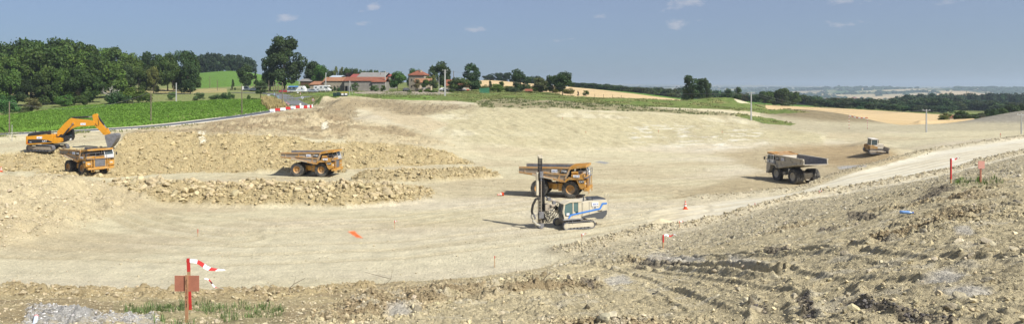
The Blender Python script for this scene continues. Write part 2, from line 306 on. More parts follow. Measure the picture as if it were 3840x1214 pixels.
cls[(Yg > J) & (Yg < K*1.25) & (PX > 690) & (PX < 1140)] = 1       # green field on the far rise
cls[(Yg > 640) & (PX > 1140)] = 4; cls[Yg > 800] = 4
cls[(m_road > .5)] = 5
# allotment soil in front of the farm
m_allot = pm([(1330, 343), (1500, 338), (1560, 332), (1700, 350), (1620, 358), (1450, 357), (1330, 352)], 2, 240, 290, 5)
cls[m_allot > .5] = 3
rough_b = pm([(760, 455), (960, 425), (1180, 405), (1320, 440), (1300, 520), (1120, 470), (960, 490), (800, 490)], 16, 120, 230, 20)
gully = pm([(1230, 372), (1300, 366), (1380, 380), (1440, 400), (1560, 425), (1680, 470), (1600, 500), (1440, 440), (1330, 400)], 8, 150, 230, 12)
earth = (cls == 0) | (cls == 5)
# relief on top of the levels
e = earth.astype(np.float32)*sstep(900, 250, Yg).astype(np.float32)
nf = sstep(75, 45, Yg).astype(np.float32)
big = billow(X*.55, Yg*.55, 3, 60)-.35
mid = billow(X*1.7, Yg*1.7, 4, 70)-.35
fine = np.where(Yg < 70, billow(X*6.1, Yg*6.1, 3, 80)-.35, 0)
ruff = fbm(X*.2, Yg*.17, 3, 90)
m_clod = (m_right*(.10+1.25*sstep(.38, .66, ruff)))*(1-.6*m_pale)
H = H1+e*(.06*(fbm(X*.2, Yg*.2, 3, 12)-.5)+.05*(mid)+.25*(fbm(X*.06, Yg*.06, 2, 15)-.5)*sstep(50, 90, Yg))
finest = np.where(Yg < 45, billow(X*12.5, Yg*12.5, 2, 85)-.35, 0)
H += e*m_clod*(.22*big+.19*mid+.18*fine+.12*finest)*(.62+.38*sstep(16, 34, Yg))+m_grav2*.16*(mid+fine+.3)+e*m_shelf*(.10*big+.07*mid+.05*fine)+m_dark*.10*(mid+fine)
H += e*m_gravel*(.22*mid+.12*big+.05*fine)
lg = fbm(X*.07, Yg*.13, 3, 177)*5; H += m_bench*(.55*big+.35*mid+.55*(np.floor(lg)+sstep(.75, 1, lg-np.floor(lg))-lg))
H += rough_b*(.7*big+.5*mid+.9*(fbm(X*.16, Yg*.16, 3, 49)-.5))
H += m_crest*.35*np.maximum(mid+.2, 0)
rub = np.maximum(m_wind, m_muck); rub = np.maximum(rub, m_lbank.astype(np.float32)*.9); H += m_lbank*1.6*(billow(X*.22, Yg*.22, 3, 48)-.35)
H += rub*(.55*big+.30*mid)*1.15+m_muck*1.5*(fbm(X*.13, Yg*.13, 3, 46)-.5)
H += e*sstep(.2, .8, bermN+bermF)*(.35*mid+.3*big)
H += m_soil*.8*(billow(X*.5, Yg*.5, 4, 33)-.3)+m_soil2*.35*(mid)+m_cut*.25*(billow(X*.35+Yg*.1, Yg*.12, 3, 35)-.3)
# diagonal scrape marks on the cut slope and bench
H += (m_cut*.24+m_tan*.12+m_bench*.10)*np.abs(vnoise(X*1.1+Yg*.55, Yg*.11, 41)*2-1)
# wheel ruts across the floor, dozer ruts in the near bank
RUT = np.zeros(PX.shape, np.float32)
def ruts(pts, off, depth, wd):
    global H, RUT
    w_ = [world(*p) for p in pts]
    d = polydist(w_); m = np.abs(d-off); RUT = np.maximum(RUT, np.exp(-(m/(wd*1.6))**2)*(Yg > 44)*e*(.4+.6*vnoise(X*.3, Yg*.3, 61))); H = H-depth*np.exp(-(m/wd)**2)*e+depth*.5*np.exp(-((m-wd*1.8)/wd)**2)*e
for o in (0, 3.0):
    ruts([(-100, 92+o), (300, 84+o), (600, 74+o), (1000, 70+o), (1500, 73+o), (2000, 84+o), (2500, 92+o)], 1.6, .09, .35)
    ruts([(0, 116+o*.5), (300, 104+o*.5), (600, 99+o*.5), (1100, 99+o*.5), (1500, 102+o*.5), (2000, 112+o), (2600, 120+o)], 1.6, .07, .35); ruts([(2300, 76+o), (2700, 79+o), (3000, 81+o), (3300, 88+o), (3600, 98+o), (3900, 110+o)], 1.6, .05, .35)
    ruts([(60, 108), (260, 92+o), (420, 79+o), (620, 70+o), (900, 66+o)], 1.6, .1, .4)
    ruts([(-200, 60+o), (400, 60+o), (900, 58+o), (1500, 60+o), (2100, 68+o), (2600, 79+o)], 1.7, .06, .35)
    ruts([(900, 110+o), (1500, 104+o), (1900, 98+o), (2300, 96+o), (2900, 110+o)], 1.6, .06, .4)
ruts([(2390, 36), (2500, 29), (2620, 24), (2760, 20), (2900, 16)], .0, .30, .17); ruts([(2500, 36), (2700, 27), (2950, 21), (3200, 17)], 0, .2, .16)
ruts([(1900, 19), (2150, 24), (2500, 33)], 1.1, .12, .2); pass
def cleats(pts, gauge, wd, amp=.055, per=.34):
    """printed crawler tracks: two ribbed bands pressed a little into the dirt"""
    global H
    w_ = [world(*p) for p in pts]; s0 = 0
    for (x0, y0), (x1, y1) in zip(w_, w_[1:]):
        L_ = math.hypot(x1-x0, y1-y0); tx, ty = (x1-x0)/L_, (y1-y0)/L_; a = (X-x0)*tx+(Yg-y0)*ty; b = -(X-x0)*ty+(Yg-y0)*tx
        for g in (-gauge/2, gauge/2):
            m = (a > 0) & (a < L_) & (np.abs(b-g) < wd/2+.15); k = sstep(wd/2+.12, wd/2-.05, np.abs(b[m]-g)); aa = a[m]+s0
            H[m] = H[m]*(1-.7*k)+(H1[m]-.07+amp*np.sin(aa*2*math.pi/per))*.7*k+.035*np.exp(-((np.abs(b[m]-g)-wd/2-.06)/.07)**2)
        s0 += L_
PY1 = rows(H1)
def seen(px, py):
    j = int(round(((px-1920)/F-U0)/(U1-U0)*(NU-1))); ok = np.nonzero((PY1[:, j] <= py) & (ys > 5))[0]; return (px, float(ys[ok[0]]))
for pts, g_ in (([(2290, 1000), (2480, 1046), (2640, 1092), (2800, 1134), (2960, 1182), (3060, 1214)], 1.1), ([(2985, 1090), (3010, 1140), (3030, 1205)], .9), ([(3060, 985), (3240, 1010), (3420, 1020), (3600, 1010)], 1.5), ([(1640, 1150), (1820, 1105), (2000, 1080), (2160, 1075)], 1.3)):
    cleats([seen(*p) for p in pts], g_, .42, .045, .30)
H += (cls == 1)*(Yg < 300)*(.22*(vnoise(X*.9, Yg*.9, 55))+.18*vnoise(X*2.3, Yg*2.3, 56)+.35)+(cls == 3)*(Yg < 340)*(.25*billow(X*.5, Yg*.5, 3, 57))
# bed the lanes level into the slope
LANES = [[(-420, 144.5), (0, 147), (450, 157), (700, 167), (950, 185.5), (1050, 194), (1125, 201)],
         [(1140, 203), (1118, 212), (1097, 224), (1074, 250), (1048, 268), (1010, 280), (960, 290), (880, 300)], [(1092, 240), (1125, 247), (1170, 256)]]
LW = [(3.8, 5.5), (5.6, 0), (3.2, 0)]
def smooth_line(pts):
    ws = [Vector(world(*p)) for p in pts]; out = []
    for k in range(len(ws)-1):
        a = ws[max(k-1, 0)]; b, c = ws[k], ws[k+1]; d = ws[min(k+2, len(ws)-1)]
        for q in range(10):
            t = q/10; out.append(.5*((2*b)+(c-a)*t+(2*a-5*b+4*c-d)*t*t+(-a+3*b-3*c+d)*t**3))
    return out+[ws[-1]]
def gz_raw(A, x, y):
    j = int(np.clip((x/y-U0)/(U1-U0)*(NU-1), 0, NU-1)); i = int(np.searchsorted(ys, y)); return float(A[min(i, NY-1), j])
LPATH = []
sub = (Yg > 130) & (Yg < 320) & (PX < 1300); sx_, sy_ = X[sub], Yg[sub]
for pts, (wd, vg) in zip(LANES, LW):
    dn = smooth_line(pts); zz = [gz_raw(H1, *p) for p in dn]; zz = [sum(zz[max(0, i-5):i+6])/len(zz[max(0, i-5):i+6]) for i in range(len(zz))]; LPATH.append((dn, zz))
    best = np.full(sx_.shape, 1e9); bz = np.zeros(sx_.shape)
    for (a, b, za, zb) in zip(dn, dn[1:], zz, zz[1:]):
        d = b-a; t = np.clip(((sx_-a.x)*d.x+(sy_-a.y)*d.y)/(d.x*d.x+d.y*d.y+1e-9), 0, 1); r = np.hypot(sx_-a.x-t*d.x, sy_-a.y-t*d.y); m = r < best; best[m] = r[m]; bz[m] = (za+(zb-za)*t)[m]
    k = sstep(wd/2+vg+4, wd/2+vg+.8, best); hs_ = H[sub]; H[sub] = hs_*(1-k)+(bz-.05)*k
# ------------------------------------------------------------------ albedo of the ground
def C(*c): return np.array(c, np.float32)
col = np.empty(PX.shape+(3,), np.float32); col[:] = C(.54, .488, .322)
def paint(m, c, k=1.0):
    global col
    m = (m*k)[..., None].astype(np.float32); col = col*(1-m)+C(*c)*m
pt = fbm(X*.05, Yg*.12, 4, 101); pt2 = fbm(X*.02, Yg*.05, 3, 105); pt3 = fbm(X*.5, Yg*.5, 4, 109)
paint(sstep(.45, .7, pt), (.46, .39, .25), .75); paint(sstep(.5, .72, pt2), (.58, .52, .39), .7)
paint(m_bench, (.45, .375, .23), .85); paint(m_bench*sstep(.5, .62, fbm(X*.12, Yg*.2, 4, 171)), (.31, .245, .145), .8); paint(m_cut, (.48, .43, .265), .9); paint(m_cut*sstep(.52, .7, pt), (.60, .555, .39), .8)
paint(sstep(168, 180, Yg)*(PX > 2850)*(cls == 0), (.40, .36, .245), .8)
wsk = pm([(2340, 470), (2600, 468), (2860, 490), (2880, 545), (2600, 560), (2380, 530)], 20, 120, 200, 14)
paint(wsk*sstep(.58, .68, fbm(X*.22, Yg*.9, 4, 181)), (.68, .66, .56), .8); paint(m_cut*sstep(.55, .7, fbm(X*.35, Yg*.12, 4, 183)), (.40, .345, .21), .55)
paint(m_tan, (.40, .33, .20), .85); paint(m_dozer, (.36, .27, .15), .8*1)
paint(m_muck, (.43, .35, .19)); paint(m_wind, (.41, .335, .185)); paint(m_lbank.astype(np.float32), (.49, .41, .25), .8)
paint(gully, (.50, .42, .27), .9); paint(rough_b*sstep(.4, .6, fbm(X*.2, Yg*.2, 4, 173)), (.29, .225, .135), .8)
paint(m_soil, (.30, .245, .15)); paint(m_soil2, (.29, .26, .15)); paint(m_soil2*sstep(.5, .6, pt3), (.17, .19, .07), .8)
paint(sstep(.4, 2.0, gbump(3070, 214, 16, 13, 3.5, 0, 2.6)), (.23, .19, .115)); paint(sstep(.4, 2, gbump(3950, 224, 23, 12, 5.4, 0, 2.2)), (.27, .25, .20))
paint(m_shelf, (.47, .39, .225)); paint(m_shelf*sstep(.48, .62, pt3), (.35, .28, .165), .8)
paint(m_right*m_shelf, (.52, .45, .285), .9); paint(m_right*m_shelf*sstep(.45, .6, ruff)*sstep(.42, .58, pt3), (.31, .24, .14), .85); paint(m_right*m_shelf*sstep(.60, .75, fbm(X*1.7, Yg*1.7, 4, 121)), (.56, .51, .38), .6)
paint(m_gravel, (.49, .425, .27), .9); paint(m_gravel*sstep(.5, .65, fbm(X*2.2, Yg*2.2, 3, 123)), (.36, .315, .22), .6)
paint(m_crest, (.42, .33, .18), .6)
paint(m_pale, (.50, .48, .43), .7); paint(m_dark, (.14, .12, .10), .7); paint(m_grav2, (.46, .45, .42), .5+.5*sstep(.4, .6, fbm(X*3, Yg*3, 3, 191))); paint(m_sand, (.62, .53, .33))
lowf = pm([(2520, 790), (2420, 850), (2250, 900), (2060, 985), (1700, 1015), (600, 1060), (-300, 1040), (-300, 960), (400, 960), (900, 905), (1500, 900), (2000, 885), (2300, 810)], 40, 44, 90, 40)
paint(lowf, (.585, .535, .37), .75); fade = sstep(2380, 2850, PX)
paint(m_road*fade, (.61, .575, .455)); paint(m_road*fade*sstep(.5, .68, fbm(X*.1+Yg*.05, Yg*.5, 3, 127)), (.50, .45, .34), .5)
paint(sstep(.02, .25, bermN)*e, (.47, .415, .285), .9); paint(sstep(.2, .7, bermF)*e, (.47, .415, .285), .8)
paint(m_grassy, (.27, .26, .14), .4)
paint(RUT, (.41, .345, .215), .6)
# sprayed orange mark, pale test patches, puddle-dark patch
for poly, c in (([(1305, 868), (1330, 866), (1362, 893), (1338, 890)], (.85, .16, .04)), ([(745, 492), (770, 490), (773, 530), (748, 532)], (.66, .62, .48)), ([(1205, 462), (1228, 460), (1232, 484), (1208, 486)], (.60, .56, .44)),
                ([(2232, 608), (2250, 604), (2284, 610), (2270, 616)], (.28, .29, .29)), ([(3140, 625), (3250, 618), (3250, 626), (3150, 634)], (.42, .41, .38))):
    paint(pm(poly, 3, 40, 220, 5), c, .95)
g1 = fbm(X*.15, Yg*.15, 4, 131); g2 = fbm(X*.6, Yg*.6, 4, 133)
def cpaint(m, c, k=1.0): paint(m.astype(np.float32), c, k)
G = cls == 3
cpaint(G, (.15, .19, .055)); cpaint(G*sstep(.45, .65, g1), (.24, .22, .09), .8); cpaint(G*sstep(.5, .7, g2), (.08, .14, .03), .6)
cpaint(pm([(1160, 352), (1600, 352), (1640, 374), (1560, 380), (1400, 364), (1180, 360)], 4, 220, 290, 6), (.15, .24, .05), .8)
cpaint(G*(PX < 1000)*(Yg > 236), (.21, .235, .09), .8); cpaint(m_allot, (.33, .29, .22))
cpaint((Yg > 300)*(Yg < 345)*(PX < 850)*G, (.42, .34, .16), .7)
Cc = cls == 1
cpaint(Cc, (.13, .245, .032)); cpaint(Cc*sstep(.4, .6, vnoise(X*1.6, Yg*1.6, 140)), (.17, .30, .05), .5); cpaint(Cc*sstep(.55, .7, g1), (.10, .19, .03), .5)
cpaint(Cc*(Yg > 300), (.12, .22, .045), .8)
Wc = cls == 2
cpaint(Wc, (.58, .44, .245)); cpaint(Wc*sstep(.45, .62, fbm(X*.03, Yg*.4, 3, 141)), (.52, .38, .19), .6)
cpaint(Wc*np.exp(-((((X*.94+Yg*.34) % 24)-12)/1.0)**2), (.42, .32, .16), .35)
# far countryside: irregular parcels of stubble, pasture, plough and wood
Fc = cls == 4
cx_ = X+120*(fbm(X*.002, Yg*.002, 2, 150)-.5); cy_ = Yg*.8+120*(fbm(X*.002, Yg*.002, 2, 151)-.5)
pxi = np.floor(cx_/170+.35*np.floor(cy_/230)); pyi = np.floor(cy_/230); hv = _hash(pxi, pyi, 5)
far = np.empty(col.shape, np.float32); far[:] = C(.10, .15, .05)
for lo, hi, c in ((.0, .46, (.46, .38, .22)), (.46, .58, (.15, .19, .075)), (.58, .68, (.30, .26, .16)), (.68, .80, (.05, .085, .03)), (.80, .9, (.35, .30, .17)), (.9, 1.1, (.09, .16, .05))):
    far[(hv >= lo) & (hv < hi)] = C(*c)
wd = sstep(.55, .6, fbm(X*.0035, Yg*.0022, 3, 160))[..., None].astype(np.float32); far = far*(1-wd)+C(.04, .065, .028)*wd
wht = pm([(3505, 342), (3585, 337), (3700, 352), (3780, 368), (3640, 372), (3500, 362)], 3, 2500, 5000, 0)[..., None]; far = far*(1-wht)+C(.52, .40, .22)*wht
wht = pm([(3080, 362), (3400, 360), (3440, 372), (3090, 378)], 3, 1200, 5000, 0)[..., None]; far = far*(1-wht)+C(.50, .39, .22)*wht
col[Fc] = far[Fc]
PYf = rows(H)
# ------------------------------------------------------------------ build the sheets: one mesh per kind of ground
mats_g = {0: vcol_mat("earth", bump1=(.14, 1.5), bump2=(.09, 6.), var=.2), 5: vcol_mat("haul_road_dust", bump1=(.05, .8), bump2=(.02, 6.), var=.08),
          1: vcol_mat("crop_leaves", bump1=(.5, 1.2), bump2=(.3, 4.), var=.28), 2: vcol_mat("ripe_wheat", bump1=(.15, .5), bump2=(.15, 3.), var=.08),
          3: vcol_mat("pasture", bump1=(.3, .5), bump2=(.25, 2.5), var=.22), 4: vcol_mat("far_land", bump1=(1., .05), bump2=(.6, .2), var=.15, vs=(.01, .06))}
names = {0: 'ground', 1: 'crop_field', 2: 'wheat_field', 3: 'meadow', 4: 'hills', 5: 'haul_road'}
fcl = cls[:-1, :-1].copy()
idx = np.arange(NY*NU).reshape(NY, NU)
quads = np.stack([idx[:-1, :-1], idx[:-1, 1:], idx[1:, 1:], idx[1:, :-1]], -1)
V = np.stack([X, Yg, H], -1).reshape(-1, 3).astype(np.float32); CF = np.concatenate([col.reshape(-1, 3), np.ones((NY*NU, 1), np.float32)], 1)
def np_mesh(name, v, f, m, colr=None, smooth=True, parent=None):
    me = bpy.data.meshes.new(name); nv, nf_, k = len(v), len(f), f.shape[1]
    me.vertices.add(nv); me.vertices.foreach_set('co', np.ascontiguousarray(v, np.float32).ravel())
    me.loops.add(nf_*k); me.loops.foreach_set('vertex_index', np.ascontiguousarray(f, np.int32).ravel())
    me.polygons.add(nf_); me.polygons.foreach_set('loop_start', np.arange(0, nf_*k, k, dtype=np.int32)); me.polygons.foreach_set('loop_total', np.full(nf_, k, np.int32))
    me.update(calc_edges=True)
    me.polygons.foreach_set('use_smooth', np.full(nf_, smooth, bool))
    if colr is not None:
        a = me.color_attributes.new('col', 'FLOAT_COLOR', 'POINT'); a.data.foreach_set('color', np.ascontiguousarray(colr, np.float32).ravel())
    me.materials.append(m); o = bpy.data.objects.new(name, me); COL.objects.link(o); o.parent = parent
    return o
for k, nm in names.items():
    q = quads[fcl == k].reshape(-1, 4)
    if not len(q): continue
    u, inv = np.unique(q, return_inverse=True)
    o = np_mesh(nm, V[u], inv.reshape(-1, 4), mats_g[k], CF[u]); o['kind'] = 'structure'
# ------------------------------------------------------------------ lookups
lys = np.log(ys)
def gz(x, y):
    u = min(max(x/y, U0+.001), U1-.001); fu = (u-U0)/(U1-U0)*(NU-1); j = int(fu); a = fu-j
    i = int(np.searchsorted(ys, y))-1; i = max(0, min(NY-2, i)); b = (y-ys[i])/(ys[i+1]-ys[i])
    return float((H[i, j]*(1-a)+H[i, j+1]*a)*(1-b)+(H[i+1, j]*(1-a)+H[i+1, j+1]*a)*b)
def at(px, Y):
    x = (px-1920)/F*Y; return Vector((x, Y, gz(x, Y)))
def hit(px, py, ymin=3):
    """the ground point seen at a column/row of the photo"""
    j = int(round(((px-1920)/F-U0)/(U1-U0)*(NU-1))); c = PYf[:, j]; ok = np.nonzero((c <= py) & (ys > ymin))[0]
    i = ok[0] if len(ok) else NY-1
    return at(px, float(ys[i]))
def zrow(py, Y): return CAM-(py-HZ)/F*Y
# ------------------------------------------------------------------ loose rock and clods (nobody could count them): merged sheets of small stones
def ico(sub):
    bm = bmesh.new(); bmesh.ops.create_icosphere(bm, subdivisions=sub, radius=1)
    v = np.array([q.co[:] for q in bm.verts], np.float32); f = np.array([[q.index for q in p.verts] for p in bm.faces], np.int32); bm.free(); return v, f
def rock_templates(sub, n, rough):
    v, f = ico(sub); out = []
    for k in range(n):
        r = np.random.default_rng(100*sub+k); q = v.copy()
        for _ in range(11):                                   # chop flat facets
            d = r.normal(size=3); d /= np.linalg.norm(d); lim = r.uniform(.42, .78); s = q@d
            q -= np.maximum(s-lim, 0)[:, None]*d*1.0
        q *= (1+rough*r.normal(size=(len(q), 1))); q *= r.uniform(.65, 1.15, 3); out.append(q.astype(np.float32))
    return out, f
RB = rock_templates(2, 10, .06); RS = rock_templates(1, 8, .12)
cell = (Yg*(us[1]-us[0])*np.gradient(ys)[:, None]).astype(np.float64)
inview = (np.abs(U) < .73)
def scatter(name, dens, n, smin, smax, colr, tmpl, label, power=2.2, sink=.3, cvar=.12, flat=.8, mt=None, falloff=1.0, extra=None):
    tv, tf = tmpl; p = (dens*cell*inview/np.maximum(Yg, 8)**falloff).ravel(); p /= p.sum()
    ii = rng.choice(len(p), n, p=p); i, j = np.unravel_index(ii, PX.shape)
    i = np.minimum(i, NY-2); j = np.minimum(j, NU-2); a = rng.random(n); b = rng.random(n)
    uu = us[j]*(1-a)+us[j+1]*a; yy = ys[i]*(1-b)+ys[i+1]*b
    zz = (H[i, j]*(1-a)+H[i, j+1]*a)*(1-b)+(H[i+1, j]*(1-a)+H[i+1, j+1]*a)*b
    s = smin*(1-rng.random(n)*(1-(smin/smax)**power))**(-1/power)
    base = col[i, j]*1.0 if colr is None else np.tile(np.array(colr, np.float32), (n, 1))
    cc = base*(1+cvar*rng.normal(size=(n, 1)))*(1+.012*rng.normal(size=(n, 3))); cc = np.clip(cc, .02, .8)
    kind = rng.integers(0, len(tv), n); vs = []; cs = []; fs = []; off = 0; nv = len(tv[0])
    q = rng.normal(size=(n, 4)); q /= np.linalg.norm(q, axis=1, keepdims=True); w_, x_, y_, z_ = q.T
    M = np.stack([1-2*(y_*y_+z_*z_), 2*(x_*y_-z_*w_), 2*(x_*z_+y_*w_), 2*(x_*y_+z_*w_), 1-2*(x_*x_+z_*z_), 2*(y_*z_-x_*w_), 2*(x_*z_-y_*w_), 2*(y_*z_+x_*w_), 1-2*(x_*x_+y_*y_)], -1).reshape(n, 3, 3)
    T = np.stack(tv)[kind]; P_ = np.einsum('nij,nvj->nvi', M, T)*s[:, None, None]*.5; P_[:, :, 2] *= flat
    P_ += np.stack([uu*yy, yy, zz+s*.5*flat*(1-2*sink)], -1)[:, None, :]
    ff = (tf[None]+(np.arange(n)*nv)[:, None, None]).reshape(-1, 3)
    c4 = np.ones((n, nv, 4), np.float32); c4[:, :, :3] = cc[:, None, :]
    o = np_mesh(name, P_.reshape(-1, 3), ff, mt or M_ROCK, c4.reshape(-1, 4), smooth=False); tag(o, label, 'rubble', kind='stuff'); return o
M_ROCK = vcol_mat("broken_limestone", bump1=(.03, 6.), bump2=(.015, 20.), var=.1, vs=(3., 11.))
near_ok = (Yg < 260).astype(np.float32)
scatter('boulder_rubble', m_wind*(windrow+sheap > .25), 15000, .12, .95, (.44, .36, .205), RB, 'yellowish boulders heaped in the long low windrow on the quarry floor', 2.0, .25)
scatter('boulder_rubble', m_muck, 27000, .10, .65, (.45, .365, .20), RB, 'blasted limestone rubble sloping up behind the two haul trucks', 2.3, .3)
scatter('boulder_rubble', m_lbank.astype(np.float32), 5200, .10, .7, (.50, .43, .29), RB, 'crumbled yellowish rock on the bank at the left edge', 2.6, .35)
scatter('boulder_rubble', (sstep(.06, .8, bermN+bermF)*(Yg > 40)).astype(np.float32), 15000, .08, .55, (.47, .41, .28), RS, 'pale stones piled along both edges of the haul road', 2.4, .25)
scatter('boulder_rubble', m_wind*(windrow > .6), 260, .8, 1.5, (.47, .39, .24), RB, 'largest blocks sitting on top of the long windrow', 2.5, .3)
scatter('boulder_rubble', m_muck, 260, .7, 1.4, (.45, .37, .21), RB, 'largest blocks lying in the rubble slope behind the trucks', 2.5, .35)
scatter('pebble_rubble', np.maximum(rough_b, m_bench*.5), 7000, .10, .6, (.40, .325, .20), RS, 'brown clods over the scarp below the lane and the gully', 2.4, .3)
scatter('pebble_rubble', m_cut, 9000, .07, .32, (.56, .51, .37), RS, 'small pale stones stuck in the cut slope', 2.6, .3)
scatter('clod_rubble', m_right*m_shelf*(1-m_pale)*(.06+sstep(.45, .6, ruff))*(Yg < 60), 85000, .03, .2, None, RS, 'grey brown dirt clods strewn over the churned near bank', 2.6, .3, .16, falloff=1.8)
scatter('clod_rubble', m_right*m_shelf*(Yg < 45), 150, .16, .38, (.42, .37, .26), RB, 'larger pale clods lying on the churned near bank', 2.5, .4, .16, falloff=1.6)
scatter('gravel_rubble', m_shelf*(1-m_right)*(1-m_grav2), 16000, .025, .16, (.46, .40, .27), RS, 'small pale stones on the near shelf below the marker board', 2.4, .3, .2, falloff=2.0)
scatter('gravel_rubble', m_crest*(Yg < 30), 2500, .05, .3, (.42, .35, .22), RS, 'lumpy clods along the crest of the near shelf', 2.2, .3, .15)
scatter('gravel_rubble', m_grav2, 5500, .015, .09, (.50, .49, .47), RS, 'pale grey chippings spilled in the bottom left corner', 2.4, .2, .2)
scatter('gravel_rubble', m_gravel, 16000, .05, .38, (.46, .42, .32), RS, 'pale gravel on the slope between the churned bank and the haul road', 2.6, .3, .14, falloff=1.4)
scatter('pebble_rubble', ((cls == 0)*(Yg > 44)*(Yg < 185)*(1-m_muck)*(.25+sstep(.5, .62, pt3)*1.5)).astype(np.float32), 20000, .06, .34, (.47, .41, .28), RS, 'loose pebbles scattered over the quarry floor and slopes', 3.2, .3, .12, falloff=1.3)
scatter('pebble_rubble', m_dark*(Yg < 60), 2200, .03, .10, (.12, .11, .10), RS, 'crumbs of dark old asphalt on the near bank', 2.4, .2, .3)
scatter('pebble_rubble', m_soil+m_soil2, 5000, .12, .55, (.27, .23, .16), RS, 'dark soil lumps along the top of the cut slope', 2.4, .3, .2)

# ------------------------------------------------------------------ generic mesh builder
class MB:
    def __init__(s): s.v = []; s.f = []
    def add(s, vs, fs):
        n = len(s.v); s.v += [tuple(q) for q in vs]; s.f += [tuple(i+n for i in f) for f in fs]; return s
    def box(s, x0, x1, y0, y1, z0, z1, M=None):
        vs = [Vector((x, y, z)) for z in (z0, z1) for x, y in ((x0, y0), (x1, y0), (x1, y1), (x0, y1))]
        if M is not None: vs = [M@q for q in vs]
        return s.add(vs, [(0, 3, 2, 1), (4, 5, 6, 7), (0, 1, 5, 4), (1, 2, 6, 5), (2, 3, 7, 6), (3, 0, 4, 7)])
    def prism(s, pts, y0, y1, axis='y'):
        """polygon in x,z pushed along y (or x,y along z; or y,z along x)"""
        n = len(pts); a = sum(pts[i][0]*pts[(i+1) % n][1]-pts[(i+1) % n][0]*pts[i][1] for i in range(n))
        if a < 0: pts = pts[::-1]
        g = {'y': lambda p, t: (p[0], t, p[1]), 'z': lambda p, t: (p[0], p[1], t), 'x': lambda p, t: (t, p[0], p[1])}[axis]
        vs = [g(p, y0) for p in pts]+[g(p, y1) for p in pts]
        fl = axis != 'y'
        fs = [tuple(range(n)) if not fl else tuple(range(n))[::-1], tuple(range(n, 2*n))[::-1] if not fl else tuple(range(n, 2*n))]
        for i in range(n):
            j = (i+1) % n; q = (i, i+n, j+n, j) if not fl else (i, j, j+n, i+n); fs.append(q)
        return s.add(vs, fs)
    def tube(s, pts, r, n=8, r2=None, cap=True):
        pts = [Vector(p) for p in pts]; k = len(pts); rings = []
        up = Vector((0, 0, 1))
        for i, p in enumerate(pts):
            d = (pts[min(i+1, k-1)]-pts[max(i-1, 0)]).normalized()
            a = d.cross(up) if abs(d.dot(up)) < .95 else d.cross(Vector((1, 0, 0))); a.normalize(); b = a.cross(d)
            rr = r if r2 is None else r+(r2-r)*i/(k-1)
            rings.append([p+(a*math.cos(t)+b*math.sin(t))*rr for t in [2*math.pi*q/n for q in range(n)]])
        vs = [q for g in rings for q in g]; fs = []
        for i in range(k-1):
            for q in range(n): fs.append((i*n+q, (i+1)*n+q, (i+1)*n+(q+1) % n, i*n+(q+1) % n))
        if cap: fs += [tuple(range(n)), tuple(range((k-1)*n, k*n))[::-1]]
        return s.add(vs, fs)
    def lathe(s, prof, n=24, c=(0, 0, 0), axis='z'):
        """profile of (radius, height) turned about an axis through c"""
        vs = []; fs = []; k = len(prof)
        for q in range(n):
            t = 2*math.pi*q/n; co, si = math.cos(t), math.sin(t)
            for r, h in prof:
                p = {'z': (r*co, r*si, h), 'y': (r*co, h, r*si), 'x': (h, r*co, r*si)}[axis]; vs.append((p[0]+c[0], p[1]+c[1], p[2]+c[2]))
        for q in range(n):
            for i in range(k-1): fs.append((q*k+i, ((q+1) % n)*k+i, ((q+1) % n)*k+i+1, q*k+i+1))
        return s.add(vs, fs)
    def sphere(s, c, r, n=10, sc=(1, 1, 1)):
        prof = [(math.sin(math.pi*i/n)*r, -math.cos(math.pi*i/n)*r) for i in range(n+1)]
        m = len(s.v); s.lathe(prof, n+2); s.v[m:] = [(v[0]*sc[0]+c[0], v[1]*sc[1]+c[1], v[2]*sc[2]+c[2]) for v in s.v[m:]]; return s
    def xf(s, M): s.v = [tuple(M@Vector(q)) for q in s.v]; return s
    def build(s, name, m, parent=None, bevel=0, smooth=False, loc=None, fixn=True):
        me = bpy.data.meshes.new(name); me.from_pydata(s.v, [], s.f)
        if fixn:
            bm = bmesh.new(); bm.from_mesh(me)
            if bevel:
                bmesh.ops.remove_doubles(bm, verts=bm.verts, dist=1e-4)
                ed = [e_ for e_ in bm.edges if len(e_.link_faces) == 2 and e_.calc_face_angle(0) > .5]
                bmesh.ops.bevel(bm, geom=ed, offset=bevel, segments=2, affect='EDGES', profile=.6, clamp_overlap=True)
            bmesh.ops.recalc_face_normals(bm, faces=bm.faces); bm.to_mesh(me); bm.free()
        if smooth:
            for p in me.polygons: p.use_smooth = True
        me.materials.append(m); o = bpy.data.objects.new(name, me); COL.objects.link(o); o.parent = parent
        if loc is not None: o.location = loc
        return o
def copy_tree(o, parent=None):
    c = o.copy(); COL.objects.link(c); c.parent = parent
    for ch in list(o.children): copy_tree(ch, c)
    return c
def text(name, s, size, m, parent, M, depth=.01, align='CENTER'):
    cu = bpy.data.curves.new(name, 'FONT'); cu.body = s; cu.size = size; cu.extrude = depth; cu.align_x = align; cu.align_y = 'CENTER'; cu.offset = size*.012
    t = bpy.data.objects.new(name, cu); me = bpy.data.meshes.new_from_object(t); bpy.data.objects.remove(t)
    me.materials.clear(); me.materials.append(m); me.transform(M); o = bpy.data.objects.new(name, me); COL.objects.link(o); o.parent = parent; return o

